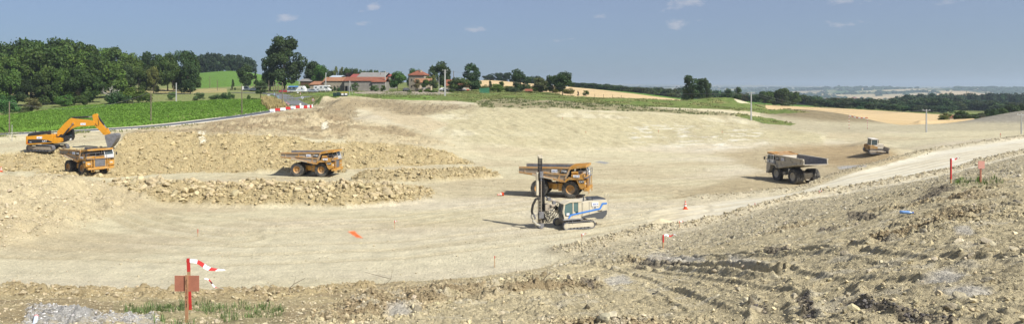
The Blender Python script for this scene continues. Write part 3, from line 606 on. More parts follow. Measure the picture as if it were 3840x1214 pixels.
# ------------------------------------------------------------------ trees
def leaf_mat(name, trans=.28):
    m = bpy.data.materials.new(name); m.use_nodes = True; t = m.node_tree; p = t.nodes['Principled BSDF']
    p.inputs['Roughness'].default_value = .62; p.inputs['Specular IOR Level'].default_value = .22
    oi = t.nodes.new('ShaderNodeObjectInfo'); a = t.nodes.new('ShaderNodeAttribute'); a.attribute_name = 'col'
    v = t.nodes.new('ShaderNodeVectorMath'); v.operation = 'MULTIPLY'; t.links.new(oi.outputs['Color'], v.inputs[0]); t.links.new(a.outputs['Color'], v.inputs[1])
    t.links.new(v.outputs[0], p.inputs['Base Color'])
    tr = t.nodes.new('ShaderNodeBsdfTranslucent'); t.links.new(v.outputs[0], tr.inputs['Color']); ms = t.nodes.new('ShaderNodeMixShader'); ms.inputs[0].default_value = trans
    t.links.new(p.outputs[0], ms.inputs[1]); t.links.new(tr.outputs[0], ms.inputs[2]); t.links.new(ms.outputs[0], t.nodes['Material Output'].inputs[0])
    return m
M_LEAF = leaf_mat("leaves")
M_BARK = mat("bark", (.13, .10, .07), .95, var=.3, vscale=3, bump=.03, bscale=8)
M_DEADWOOD = mat("dead_wood", (.50, .47, .42), .9, var=.2, vscale=3)
def crown(kind, seed, nleaf, ls):
    """unit crown: about one unit wide and tall, base at z=0"""
    r = np.random.default_rng(seed); lobes = []
    if kind == 'round':
        for k in range(22):
            t = r.random()*2*math.pi; h = r.uniform(.10, .88); lim = .40*math.sqrt(max(.05, 1-((h-.42)/.58)**2)); d = lim*r.random()**.4
            lobes.append((d*math.cos(t), d*math.sin(t), h, r.uniform(.13, .21)))
    elif kind == 'oval':
        for k in range(24):
            t = r.random()*2*math.pi; h = r.uniform(.08, .93); lim = .36*math.sqrt(max(.04, 1-((h-.48)/.58)**2)); d = lim*r.random()**.5
            lobes.append((d*math.cos(t), d*math.sin(t), h, r.uniform(.11, .19)))
    elif kind == 'ragged':
        for k in range(26):
            t = r.random()*2*math.pi; h = r.uniform(.05, .95); lim = .42*math.sqrt(max(.05, 1-((h-.5)/.6)**2))*r.uniform(.6, 1.15); d = lim*r.random()**.4
            lobes.append((d*math.cos(t), d*math.sin(t), h, r.uniform(.09, .17)))
    elif kind == 'giant':                                     # domed top on two broad shoulders
        for k in range(60):
            t = r.random()*2*math.pi; h = r.uniform(.06, .95)
            cx, lim = (0, .42) if h < .55 else ((-.16, .26) if k % 3 == 0 and h < .72 else (.08, .26*math.sqrt(max(.1, 1-((h-.72)/.3)**2))))
            d = lim*r.random()**.5; lobes.append((cx+d*math.cos(t), d*math.sin(t), h, r.uniform(.08, .14)))
    elif kind == 'conifer':
        for k in range(30):
            h = r.random()**.8*.9+.03; t = r.random()*6.283; d = .36*(1-h)*r.uniform(.5, 1); lobes.append((d*math.cos(t), d*math.sin(t), h, .04+.10*(1-h)))
    elif kind == 'bush':
        for k in range(24):
            t = r.random()*6.283; d = .37*r.random()**.5; h = r.uniform(.12, .95)*(1-(d/.6)**2)*.92; lobes.append((d*math.cos(t), d*math.sin(t), h, r.uniform(.12, .2)))
    elif kind == 'mass':
        for k in range(15):
            t = r.random()*6.283; d = .34*r.random()**.5; h = r.uniform(.15, .85); lobes.append((d*math.cos(t), d*math.sin(t), h, r.uniform(.15, .22)))
    lo = np.array(lobes); pk = r.choice(len(lo), nleaf, p=lo[:, 3]**2/np.sum(lo[:, 3]**2)); L_ = lo[pk]
    d = r.normal(size=(nleaf, 3)); d /= np.linalg.norm(d, axis=1, keepdims=True); rad = L_[:, 3]*(1-.35*r.random(nleaf)**2)*(1+.18*r.normal(size=nleaf)*(r.random(nleaf) < .3))
    c = L_[:, :3]+d*rad[:, None]*np.array([1, 1, .85]); c[:, 2] = np.maximum(c[:, 2], .01)
    n = d+.7*r.normal(size=(nleaf, 3)); n[:, 2] += .25; n /= np.linalg.norm(n, axis=1, keepdims=True)
    a = np.cross(n, r.normal(size=(nleaf, 3))); a /= np.linalg.norm(a, axis=1, keepdims=True); b = np.cross(n, a)
    s = ls*r.uniform(.6, 1.5, nleaf)[:, None]; e_ = r.uniform(.55, 1, nleaf)[:, None]
    v = np.stack([c-a*s-b*s*e_*.3, c+b*s*e_*-.9, c+a*s+b*s*e_*.2, c+b*s*e_], 1).reshape(-1, 3)
    f = np.arange(nleaf*4).reshape(-1, 4); lobe_b = r.uniform(.62, 1.35, len(lo))[pk]; cc = np.ones((nleaf, 4), np.float32)
    br = 1.22*lobe_b*r.uniform(.7, 1.3, nleaf); cc[:, 0] = br*r.uniform(.9, 1.15, nleaf); cc[:, 1] = br; cc[:, 2] = br*.95
    o = np_mesh('crown', v, f, M_LEAF, np.repeat(cc, 4, 0), smooth=False); me = o.data; bpy.data.objects.remove(o); return me, lo
CR = {'round': [crown('round', 1+k, 5600, .026) for k in range(4)], 'oval': [crown('oval', 11+k, 5000, .025) for k in range(3)], 'ragged': [crown('ragged', 21+k, 4600, .023) for k in range(3)],
      'giant': [crown('giant', 34, 15000, .017)], 'conifer': [crown('conifer', 41+k, 3000, .017) for k in range(2)], 'bush': [crown('bush', 51+k, 3600, .026) for k in range(3)],
      'mass': [crown('mass', 61+k, 1300, .045) for k in range(4)]}
def trunk_mesh(h0, w, H_, lobes, rr, detail=True):
    """tapered trunk with limbs reaching into the crown (crown spans h0..H_, width w)"""
    m = MB(); top = h0+(H_-h0)*.62; r0 = max(.12, H_*.022)
    m.tube([(0, 0, -.3), (0.02*w, .01*w, h0*.6), (-.01*w, 0, (h0+top)/2), (0.01*w, 0, top)], r0, 7, r0*.3)
    for q in (lobes[::max(1, len(lobes)//9)] if detail else []):
        t = Vector((q[0]*w, q[1]*w, h0+q[2]*(H_-h0))); s0 = Vector((0, 0, h0+(t.z-h0)*.35)); m.tube([s0, s0.lerp(t, .5)+Vector((0, 0, -.04*w)), t], r0*.38, 5, r0*.1)
    return m
TREES = 0
_ck = {}
def tree(px, Y, top, wpx, kind='round', label=None, name='tree', tint=(.062, .105, .032), trunk=.10, group=None, cat='tree', base=None, trunk_on=True, detail=True):
    global TREES; TREES += 1; r = random.Random(TREES*7+3)
    p = at(px, Y)
    if base is not None: p.z = zrow(base, Y)
    zt = zrow(top, Y); h = max(1.0, zt-p.z); w_ = wpx/F*Y
    e0 = empty(name, p, r.uniform(0, 6.28) if kind != 'giant' else 0, label, cat, group)
    i = r.randrange(len(CR[kind])); me, lo = CR[kind][i]
    c = bpy.data.objects.new('crown', me); COL.objects.link(c); c.parent = e0; h0 = trunk*h; c.location = (0, 0, h0); c.scale = (w_*1.08, w_*1.08, (h-h0)*1.03)
    j = r.uniform(.86, 1.16); c.color = (tint[0]*j*r.uniform(.92, 1.1), tint[1]*j, tint[2]*j, 1)
    if trunk_on: trunk_mesh(h0, w_, h, lo, 0, detail).build('trunk', M_BARK, e0, smooth=True, fixn=False)
    return e0
DK = (.048, .082, .019); MD = (.070, .118, .024); LT = (.105, .175, .028); OL = (.115, .135, .035); BL = (.038, .068, .022)
ORD = ['first', 'second', 'third', 'fourth', 'fifth', 'sixth', 'seventh', 'eighth', 'ninth', 'tenth', 'eleventh', 'twelfth', 'thirteenth', 'fourteenth', 'fifteenth', 'sixteenth', 'seventeenth', 'eighteenth', 'nineteenth', 'twentieth', 'twenty-first', 'twenty-second', 'twenty-third', 'twenty-fourth']
rt = random.Random(5)
# the wood on the left: a back row making the skyline, a middle row and a front row
sky_l = ([-60, 0, 90, 200, 300, 340, 375, 440, 520, 600, 660, 735, 775], [165, 161, 157, 145, 152, 168, 196, 190, 200, 210, 201, 212, 232])
k = 0
for px in range(-40, 345, 52):
    tree(px+rt.uniform(-8, 8), 292+rt.uniform(-5, 5), float(np.interp(px, *sky_l))+rt.uniform(0, 7), 120+rt.uniform(-10, 22), rt.choice(['round', 'round', 'oval']), ORD[k]+' tall dark oak from the left in the skyline row of the left wood', 'oak_tree', DK, .1, 'oaks of the wood on the left'); k += 1
k = 0
for px in range(-20, 420, 62):
    tree(px+rt.uniform(-10, 10), 268+rt.uniform(-4, 4), float(np.interp(px, *sky_l))+rt.uniform(30, 55), 118+rt.uniform(-10, 20), 'round', ORD[k]+' oak from the left in the middle row of the left wood', 'oak_tree', rt.choice([DK, MD, DK]), .06, 'oaks of the wood on the left'); k += 1
k = 0
for px, top, w_, t_ in ((40, 262, 96, MD), (112, 300, 88, BL), (165, 268, 90, DK), (232, 262, 92, MD), (300, 250, 96, DK), (350, 285, 84, DK)):
    tree(px, 244+rt.uniform(-3, 3), top, w_, 'round', ORD[k]+' oak in the front row of the left wood above the crop field', 'oak_tree', t_, .05, 'oaks of the wood on the left'); k += 1
k = 0
for px, Y, top, w_, t_ in ((392, 330, 190, 84, MD), (440, 326, 190, 96, DK), (490, 320, 200, 88, MD), (535, 330, 204, 84, BL), (585, 335, 205, 78, DK), (630, 322, 202, 90, DK), (690, 318, 200, 92, BL), (728, 330, 216, 62, DK)):
    tree(px, Y, top, w_, rt.choice(['round', 'oval']), ORD[k]+' dark tree at the wood edge right of the tall oaks', 'broadleaf_tree', t_, .08, 'trees of the wood beyond the pasture'); k += 1
k = 0
for px, Y, top, w_, t_ in ((415, 300, 250, 66, DK), (470, 298, 248, 70, BL), (520, 300, 255, 64, DK), (576, 300, 253, 46, OL), (650, 296, 232, 76, DK), (712, 296, 240, 70, BL)):
    tree(px, Y, top, w_, 'round', ORD[k]+' lower tree from the left at the pasture edge of the wood', 'broadleaf_tree', t_, .06, 'trees of the wood beyond the pasture'); k += 1
# single trees and bushes on the left
tree(245, 232, 345, 74, 'bush', 'bright green rounded tree standing alone at the top of the crop field', 'young_tree', (.095, .19, .04), .06)
tree(302, 234, 352, 44, 'bush', 'darker bush touching the bright green tree above the crop field', 'bush', DK, .02, cat='bush', trunk_on=False)
tree(122, 214, 357, 56, 'bush', 'olive brown bush beside the white concrete pole', 'bush', (.11, .115, .045), .02, cat='bush', trunk_on=False)
tree(88, 212, 396, 44, 'bush', 'low dark hedge bush left of the olive brown bush', 'bush', (.075, .105, .04), 0, cat='bush', trunk_on=False)
tree(22, 206, 352, 86, 'bush', 'dark green bushy tree at the left edge behind the wooden pole', 'bushy_tree', (.05, .12, .035), .03)
tree(448, 238, 333, 92, 'bush', 'dark broad thicket left of the bright bush above the field', 'bush', (.05, .10, .035), 0, cat='bush', trunk_on=False)
tree(490, 240, 326, 66, 'bush', 'bright green thicket in the middle of the bush clump', 'bush', LT, 0, cat='bush', trunk_on=False)
tree(528, 239, 334, 72, 'bush', 'dark thicket at the right end of the bush clump', 'bush', MD, 0, cat='bush', trunk_on=False)
tree(645, 255, 340, 38, 'bush', 'small lone bright tree in the dry pasture', 'young_tree', (.08, .15, .045), .1)
tree(746, 247, 342, 42, 'bush', 'small round bush in the pasture, left of two others', 'bush', (.075, .13, .05), 0, cat='bush', trunk_on=False)
tree(800, 249, 352, 34, 'bush', 'low bush in the pasture between two taller ones', 'bush', (.07, .12, .045), 0, cat='bush', trunk_on=False)
tree(832, 248, 341, 42, 'bush', 'taller pointed bush in the pasture', 'bush', (.07, .125, .045), 0, cat='bush', trunk_on=False)
tree(866, 250, 339, 28, 'bush', 'slim bush at the right end of the pasture bushes', 'bush', (.07, .13, .04), 0, cat='bush', trunk_on=False)
tree(933, 243, 354, 16, 'bush', 'tiny round shrub beside the crop field corner', 'bush', MD, 0, cat='bush', trunk_on=False)
tree(873, 318, 293, 26, 'conifer', 'small dark conifer standing alone in the pasture', 'conifer', BL, .04)
tree(976, 236, 306, 52, 'ragged', 'thin-crowned young tree beside the lane', 'young_tree', (.06, .095, .038), .30)
tree(920, 330, 250, 66, 'oval', 'round dark tree at the lane bend, left of the conifers', 'broadleaf_tree', BL, .1)
tree(958, 335, 266, 34, 'conifer', 'left conifer of the dark pair by the lane', 'conifer', BL, .02)
tree(988, 335, 268, 40, 'conifer', 'right conifer of the dark pair by the lane', 'conifer', BL, .02)
tree(1064, 306, 144, 150, 'giant', 'very tall dark tree with a domed two-part crown towering over the lane', 'great_tree', (.040, .070, .024), .10)
tree(1012, 318, 180, 62, 'oval', 'left leaning side trunk of the very tall tree group', 'broadleaf_tree', (.04, .072, .03), .1)
tree(1178, 330, 231, 84, 'round', 'large dark round tree behind the bright acacia by the camper', 'broadleaf_tree', BL, .06)
tree(1200, 315, 248, 56, 'round', 'bright green tree in front of the large dark round tree', 'broadleaf_tree', (.06, .135, .03), .06)
tree(1146, 300, 310, 42, 'bush', 'green bush behind the long camper', 'bush', MD, 0, cat='bush', trunk_on=False)
k = 0
for px, top, w_, t_, kk in ((1238, 262, 30, DK, 'round'), (1258, 254, 26, OL, 'ragged'), (1280, 256, 24, OL, 'ragged'), (1302, 254, 40, MD, 'round'), (1330, 257, 38, DK, 'round'), (1360, 262, 34, MD, 'round'), (1388, 261, 34, BL, 'round'), (1412, 264, 28, DK, 'round'), (1440, 268, 28, BL, 'round')):
    tree(px, 400, top, w_, kk, ORD[k]+' tree from the left in the row behind the farm roofs', 'broadleaf_tree', t_, .1, 'trees behind the farm'); k += 1
tree(1310, 340, 274, 46, 'round', 'dark purple-leaved tree behind the mossy tiled roof', 'purple_tree', (.045, .022, .032), .05)
tree(1382, 322, 287, 24, 'bush', 'small green crown peeping over the long red roof', 'young_tree', (.07, .12, .04), .1)
tree(1491, 300, 268, 62, 'round', 'bright green tree between the farm and the stone house', 'broadleaf_tree', (.07, .145, .035), .14)
tree(1553, 325, 257, 56, 'round', 'green tree rising behind the stone house', 'broadleaf_tree', (.06, .115, .035), .1)
tree(1650, 300, 232, 74, 'round', 'tall dome-shaped tree right of the stone house', 'broadleaf_tree', (.052, .088, .03), .12)
tree(1678, 302, 268, 34, 'ragged', 'dark tree half behind the concrete pylon', 'broadleaf_tree', BL, .1)
tree(1564, 284, 300, 34, 'ragged', 'thin dry garden tree left of the low annex', 'fruit_tree', (.13, .13, .06), .3)
tree(1597, 283, 298, 30, 'round', 'dark rounded garden tree before the low annex', 'fruit_tree', MD, .3)
tree(1624, 283, 298, 34, 'round', 'wide garden tree right of the low annex', 'fruit_tree', (.06, .10, .035), .25)
tree(1616, 296, 283, 44, 'round', 'yellowish green tree below the tall dome-shaped tree', 'broadleaf_tree', OL, .1)
tree(1722, 280, 291, 80, 'round', 'loose yellowish tree standing before the red-roofed bungalow', 'broadleaf_tree', (.085, .12, .04), .1)
tree(1767, 285, 245, 92, 'oval', 'tall dark tree right of the red-roofed bungalow', 'broadleaf_tree', (.045, .08, .032), .06)
tree(1696, 276, 330, 26, 'bush', 'low shrub at the foot of the concrete pylon', 'bush', (.09, .14, .04), 0, cat='bush', trunk_on=False)
for q, (px, top, w_, t_) in enumerate(((1602, 332, 34, LT), (1628, 336, 30, (.10, .19, .035)), (1534, 338, 18, MD), (1576, 334, 16, LT))):
    tree(px, 272, top, w_, 'bush', ['leafy green vegetable patch bush in the middle of the garden', 'yellow-green shrub at the right end of the garden', 'small dark shrub at the garden near the stone house', 'small bright shrub in the garden beside the vegetable bush'][q], 'bush', t_, 0, cat='bush', trunk_on=False)
tree(1404, 284, 316, 34, 'bush', 'green bush growing against the long grey barn wall', 'bush', (.08, .14, .045), 0, cat='bush', trunk_on=False)
tree(1330, 283, 312, 40, 'ragged', 'loose shrub behind the bins at the barn door', 'bush', (.075, .115, .045), 0, cat='bush', trunk_on=False)
tree(1437, 285, 316, 20, 'bush', 'bush beside the white pole at the barn end', 'bush', MD, 0, cat='bush', trunk_on=False)
for q, px in enumerate((1242, 1256, 1268)):
    tree(px, 288, 324, 13, 'bush', ['left', 'middle', 'right'][q]+' one of three clipped round shrubs by the barn wall', 'clipped_shrub', (.05, .10, .03), 0, cat='bush', trunk_on=False, group='clipped shrubs by the barn wall')
HG = ['leftmost', 'second', 'third', 'fourth', 'fifth', 'sixth', 'seventh', 'eighth', 'ninth', 'tenth', 'eleventh', 'twelfth', 'thirteenth', 'rightmost']
for q in range(14):
    px = 1806+q*25+rt.uniform(-5, 5); tree(px, 296+rt.uniform(-5, 8), 318+rt.uniform(-8, 8), 38+rt.uniform(-6, 10), 'bush', HG[q]+' bush in the back row of the hedge before the pale wheat', 'bush', rt.choice([DK, MD, OL, LT]), 0, cat='bush', trunk_on=False, group='bushes of the long hedge')
for q in range(8):
    px = 1690+q*14; tree(px, 300+rt.uniform(-4, 8), 312+rt.uniform(-8, 8), 30+rt.uniform(-6, 8), 'bush', HG[q]+' bush behind the bungalow and the concrete pylon', 'bush', rt.choice([DK, MD, OL]), 0, cat='bush', trunk_on=False, group='bushes behind the bungalow')
tree(1822, 272, 312, 36, 'bush', 'olive bush left of the dark garden conifer', 'bush', OL, 0, cat='bush', trunk_on=False)
tree(1838, 280, 298, 34, 'conifer', 'dark spreading conifer in the garden right of the tall tree', 'conifer', BL, .05)
tree(1866, 272, 316, 54, 'bush', 'bright yellow-green shrub in the long hedge behind the green fence', 'bush', (.11, .185, .035), 0, cat='bush', trunk_on=False)
tree(1880, 284, 308, 24, 'oval', 'dark upright bush behind the yellow-green shrub', 'bush', DK, 0, cat='bush', trunk_on=False)
tree(1925, 274, 320, 60, 'bush', 'wide low grey green bush in the hedge', 'bush', (.055, .09, .045), 0, cat='bush', trunk_on=False)
tree(1953, 292, 264, 80, 'ragged', 'ragged dark tree in the middle of the hedge', 'broadleaf_tree', (.045, .085, .03), .1)
tree(2027, 276, 292, 64, 'round', 'olive brown rounded tree left of the big dome-shaped tree', 'broadleaf_tree', (.09, .10, .04), .08)
tree(2072, 290, 283, 52, 'round', 'dark tree filling the gap left of the big dome-shaped tree', 'broadleaf_tree', BL, .06)
tree(2110, 272, 271, 88, 'round', 'big dense dome-shaped tree standing at the end of the hedge', 'broadleaf_tree', (.042, .080, .027), .14)
tree(2197, 275, 336, 24, 'bush', 'small dark round shrub on the field edge', 'bush', MD, .1, cat='bush')
tree(2168, 275, 342, 9, 'ragged', 'tiny bare shrub left of the small round shrub', 'bush', (.10, .09, .06), 0, cat='bush', trunk_on=False)
tree(2595, 282, 290, 88, 'oval', 'large dark ivy-clad tree at the tip of the wheat field', 'broadleaf_tree', (.045, .08, .03), .02)
tree(2628, 286, 300, 42, 'oval', 'dark shoulder of trees right of the ivy-clad tree', 'broadleaf_tree', (.05, .085, .032), .02)
tree(2650, 280, 298, 38, 'ragged', 'slim gappy tree right of the large ivy-clad tree', 'broadleaf_tree', (.055, .088, .035), .08)
tree(2727, 300, 335, 38, 'ragged', 'left of two gappy trees behind the grassy mound', 'broadleaf_tree', (.05, .09, .035), .08)
tree(2768, 302, 331, 34, 'ragged', 'right of two gappy trees behind the grassy mound', 'broadleaf_tree', (.045, .08, .032), .08)
for q, (px, Y, top, w_) in enumerate(((2868, 400, 342, 62), (2900, 405, 340, 56), (2934, 402, 334, 66), (2972, 420, 344, 60))):
    tree(px, Y, top, w_, 'round', ORD[q]+' from the left of the four large dark trees behind the tall pole', 'broadleaf_tree', DK, .04, 'large dark trees behind the pole')
for q, (px, Y, top, w_, t_) in enumerate(((3545, 246, 425, 56, OL), (3608, 247, 416, 66, DK), (3652, 250, 428, 44, DK), (3678, 252, 424, 34, (.07, .085, .045)), (3722, 262, 408, 62, BL), (3762, 264, 406, 50, DK), (3800, 275, 395, 60, BL), (3840, 275, 392, 60, BL), (3885, 275, 396, 60, BL))):
    tree(px, Y, top, w_, 'round' if q != 0 else 'ragged', ['greyish loose tree at the left end of the tree row beyond the bare ground', 'big dark round tree in the row beyond the bare ground', 'dark tree close right of the big round one beyond the bare ground', 'thin brownish tree beside a gap in the far right row', 'dark tree at the start of the row behind the grey spoil heap', 'second dark tree behind the grey spoil heap', 'third dark tree rising behind the grey spoil heap', 'dark tree at the right edge behind the grey spoil heap', 'last tree behind the grey spoil heap'][q], 'broadleaf_tree', t_, .03)
# wood on the green rise, wood behind the hedge, woods in the valley: rows of like trees
k = 0
for px in np.linspace(742, 940, 13):
    for row in (0, 1):
        tree(px+rt.uniform(-6, 6), 600+row*22, float(np.interp(px, [735, 760, 800, 880, 925, 945], [212, 204, 198, 205, 214, 228]))+rt.uniform(0, 5)+(1-row)*14, 34+rt.uniform(-3, 8), 'mass', 'dark tree of the hilltop wood above the green field', 'wood_tree', (.034, .06, .026), .02, 'trees of the hilltop wood', trunk_on=False)
for px in np.linspace(1828, 2020, 11):
    tree(px+rt.uniform(-5, 5), 600, float(np.interp(px, [1820, 1850, 1890, 1940, 1980, 2020], [280, 274, 271, 276, 284, 286]))+rt.uniform(-1, 5), 36+rt.uniform(-3, 8), 'mass', 'dark tree of the copse above the pale wheat field', 'wood_tree', (.038, .065, .03), .02, 'trees of the copse above the wheat', trunk_on=False)
def belt(x0, x1, Y0, Y1, n, tops, w_, label, grp, tint=(.045, .075, .024)):
    for q in range(n):
        a = (q+rt.random())/n; px = x0+(x1-x0)*a; Y = rt.uniform(Y0, Y1); p = at(px, Y); tp = float(np.interp(px, *tops))+rt.uniform(-2, 9)
        tree(px, Y, min(tp, HZ+(CAM-p.z-4)*F/Y), w_*rt.uniform(.75, 1.3)*F/Y, 'mass', label, 'wood_tree', tuple(c*rt.uniform(.85, 1.25) for c in tint), .02, grp, trunk_on=False)
belt(2150, 2560, 500, 600, 34, ([2150, 2300, 2400, 2560], [316, 320, 330, 338]), 12, 'tree of the dark belt behind the maize strip', 'trees of the belt behind the maize')
belt(2230, 2760, 640, 760, 40, ([2230, 2500, 2760], [320, 328, 346]), 14, 'tree of the wood far behind the maize strip', 'trees of the wood behind the maize')
belt(2660, 3080, 500, 640, 44, ([2660, 2850, 3000, 3080], [352, 349, 356, 362]), 12, 'tree of the wood beyond the tall pole', 'trees of the wood beyond the pole')
belt(3040, 3560, 424, 470, 44, ([3040, 3200, 3400, 3560], [372, 380, 392, 406]), 9, 'tree of the bushy belt along the far side of the wheat', 'trees of the belt beyond the wheat', (.045, .078, .032))
belt(3080, 3900, 520, 640, 62, ([3080, 3300, 3500, 3900], [366, 372, 366, 386]), 13, 'tree of the valley wood behind the bushy belt', 'trees of the valley wood')
belt(3380, 3920, 660, 860, 60, ([3380, 3600, 3900], [358, 351, 350]), 16, 'tree of the deeper valley wood on the far right', 'trees of the deeper valley wood', (.034, .06, .03))
# bare dead tree
p = at(412, 240); r_ = random.Random(3); m = MB(); Hh = 4.8
m.tube([(0, 0, -.2), (.1, 0, 1.6), (0, 0, 3)], .16, 6, .08)
def limb(s0, d, l, r0, lv):
    t = s0+d*l; m.tube([s0, s0.lerp(t, .5)+Vector((r_.uniform(-.1, .1), 0, .08)), t], r0, 5, r0*.5)
    if lv:
        for _ in range(3): limb(s0.lerp(t, r_.uniform(.4, 1)), (d+Vector((r_.uniform(-.9, .9), r_.uniform(-.7, .7), r_.uniform(-.4, .6)))).normalized(), l*.62, r0*.55, lv-1)
for a in range(7): limb(Vector((0, 0, 1.4+a*.25)), Vector((math.cos(a*2.4), math.sin(a*2.4)*.5, .5)).normalized(), 2.2, .075, 2)
e0 = empty('dead_tree', p, 0, 'bare bleached dead tree with spreading white branches before the wood', 'tree'); m.build('trunk', M_DEADWOOD, e0, fixn=False)
# far woods and hedgerows of the valley: one mass
tv, tf = RS
n = 5200; px = rng.uniform(1700, 3900, n*6); yy = np.exp(rng.uniform(math.log(820), math.log(9000), n*6)); xx = (px-1920)/F*yy
keep = fbm(xx*.0035, yy*.0022, 3, 160) > .575
hed = (np.abs(((yy*.8+120*(fbm(xx*.002, yy*.002, 2, 151)-.5)) % 230)-115) > 111) & (rng.random(n*6) < .6)
ridge_m = (np.hypot((px-3720)/150, (yy-4300)/700) < 1) | (np.hypot((px-3240)/110, (yy-5200)/500) < 1)
hole = (np.hypot((px-3620)/110, (yy-3500)/500) < 1)
sel = np.nonzero((keep | hed | ridge_m) & ~hole)[0][:n]; px, yy, xx = px[sel], yy[sel], xx[sel]; n = len(sel)
zz = np.array([gz(a, b) for a, b in zip(xx, yy)]); s = rng.uniform(7, 14, n)*np.clip(yy/2600, 1, 1.9)
T = np.stack(tv)[rng.integers(0, len(tv), n)]*(s[:, None, None]*np.array([1.3, 1.1, .62])); T = T*(1+.12*rng.normal(size=T.shape[:2]+(1,)))
T += np.stack([xx, yy, zz+s*.22], -1)[:, None, :]
cc = np.ones((n, T.shape[1], 4), np.float32); cc[:, :, :3] = (np.array([.036, .062, .03])*rng.uniform(.7, 1.5, (n, 1)))[:, None, :]
M_FARLEAF = vcol_mat("far_foliage", bump1=(1.5, .35), bump2=(.8, 1.2), var=.35, vs=(.12, .5))
o = np_mesh('distant_woodland', T.reshape(-1, 3), (tf[None]+(np.arange(n)*T.shape[1])[:, None, None]).reshape(-1, 3), M_FARLEAF, cc.reshape(-1, 4), smooth=False)
tag(o, 'bluish far-off woods and hedgerows covering the valley', 'woodland', kind='stuff')

# ------------------------------------------------------------------ weeds and grass tufts
def tufts(name, dens, n, hmin, hmax, tint, label, blades=9, falloff=1.0, lean=.6, wid=.05):
    p = (dens*cell*inview/np.maximum(Yg, 8)**falloff).ravel(); p /= p.sum(); ii = rng.choice(len(p), n, p=p); i, j = np.unravel_index(ii, PX.shape)
    x = X[i, j]; y = Yg[i, j]; z = H[i, j]; N_ = n*blades
    x = np.repeat(x, blades)+rng.normal(size=N_)*np.repeat(.05+.0*x, blades); y = np.repeat(y, blades)+rng.normal(size=N_)*.05; z = np.repeat(z, blades)
    h = rng.uniform(hmin, hmax, N_); t = rng.random(N_)*6.283; l = rng.random(N_)*lean; w_ = h*wid*rng.uniform(.6, 1.4, N_)
    dx, dy = np.cos(t)*l*h, np.sin(t)*l*h; qx, qy = -np.sin(t)*w_, np.cos(t)*w_
    b0 = np.stack([x-qx, y-qy, z-.02], -1); b1 = np.stack([x+qx, y+qy, z-.02], -1); m0 = np.stack([x+dx*.4-qx*.8, y+dy*.4-qy*.8, z+h*.6], -1); m1 = np.stack([x+dx*.4+qx*.8, y+dy*.4+qy*.8, z+h*.6], -1)
    tp = np.stack([x+dx, y+dy, z+h*(1-.3*l)], -1); v = np.stack([b0, b1, m1, m0, tp, tp+np.stack([qx*.1, qy*.1, 0*x], -1)], 1).reshape(-1, 3)
    b = np.arange(N_)[:, None]*6; f = np.concatenate([b+np.array([0, 1, 2, 3]), b+np.array([3, 2, 5, 4])]); cc = np.ones((N_, 6, 4), np.float32)
    cc[:, :, :3] = (np.array(tint)*rng.uniform(.6, 1.4, (N_, 1)))[:, None, :]
    o = np_mesh(name, v, f, M_WEED, cc.reshape(-1, 4), smooth=False); tag(o, label, 'grass', kind='stuff'); return o
M_WEED = vcol_mat("weed_blades", rough=.6, bump1=(.0, 1), bump2=(.0, 1), var=.1, spec=.2)
tufts('grass_tufts', m_grassy*(Yg < 30)*sstep(.45, .6, fbm(X*.9, Yg*.9, 3, 201)), 230, .05, .17, (.12, .17, .06), 'green grass tufts round the foot of the marker board', 12, 1.0, 1.1, .05)
tufts('grass_tufts', m_grassy*(Yg > 30), 160, .08, .28, (.13, .2, .05), 'green weeds at the feet of the two red stakes', 12, 0)
strip = ((Yg > 140) & (Yg < 152) & (PX < 340)).astype(np.float32)+pm([(400, 494), (760, 462), (780, 468), (420, 500)], 2, 140, 180, 3)*.35
tufts('roadside_weeds', strip*sstep(.45, .6, fbm(X*.3, Yg*.3, 3, 203)), 700, .12, .4, (.20, .22, .09), 'weeds along the near edge of the asphalt lane', 10, 0, .5, .09)
tufts('roadside_weeds', pm([(1000, 372), (1060, 392), (1075, 406), (1010, 412), (985, 400), (980, 380)], 3, 190, 260, 4), 900, .7, 1.5, (.42, .34, .15), 'tall dry blond grass at the lane corner', 12, 0, .35, .05)
tufts('roadside_weeds', ((cls == 3)*(Yg < 285)*(PX > 1040)*sstep(.5, .6, g1)).astype(np.float32), 7000, .15, .45, (.19, .22, .075), 'rough green grass along the top of the cut and round the farm', 8, 0, .9, .12)
tufts('roadside_weeds', m_soil2*sstep(.5, .6, pt3), 1500, .15, .5, (.13, .16, .06), 'weeds growing on the dark soil ridge above the pale cut slope', 8, 0, .5, .1)
tufts('crop_leaves', ((cls == 1)*(Yg < 250)).astype(np.float32), 26000, .10, .32, (.14, .25, .035), 'leafy rows of green crop in the left field', 6, 0, .9, .28)
# ------------------------------------------------------------------ machine materials
DUST = (.40, .34, .24)
ORANGE = mat("truck_orange", (.49, .25, .045), .6, var=.15, vscale=1.5, dust=.5, dustcol=(.42, .33, .20), dscale=1.6)
ORANGE_D = mat("dusty_orange", (.46, .25, .08), .8, var=.12, vscale=1.5, dust=.55, dustcol=(.45, .36, .25), dscale=1.3)
YELLOW = mat("digger_yellow", (.60, .27, .015), .4, var=.06, dust=.16, dscale=2, spec=.5)
STEEL = mat("worn_steel", (.20, .20, .21), .6, .3, var=.25, vscale=2.5, dust=.3, dustcol=(.36, .33, .28), dscale=2.5)
BARE = mat("dusty_body_steel", (.34, .29, .23), .8, var=.2, vscale=1.2, dust=.5, dustcol=(.42, .37, .28))
WHITISH = mat("dust_caked_paint", (.50, .455, .365), .85, var=.14, vscale=1.2, dust=.45, dustcol=(.46, .41, .31))
WHITE = mat("white_paint", (.72, .72, .70), .45, dust=.2, spec=.5)
CREAM = mat("cream_paint", (.56, .51, .39), .6, var=.1, dust=.5, dustcol=(.50, .44, .32))
BLACK = mat("black_steel", (.028, .028, .03), .5, dust=.18, dscale=3)
DGREY = mat("dark_grey_paint", (.09, .095, .10), .55, dust=.2, dscale=2)
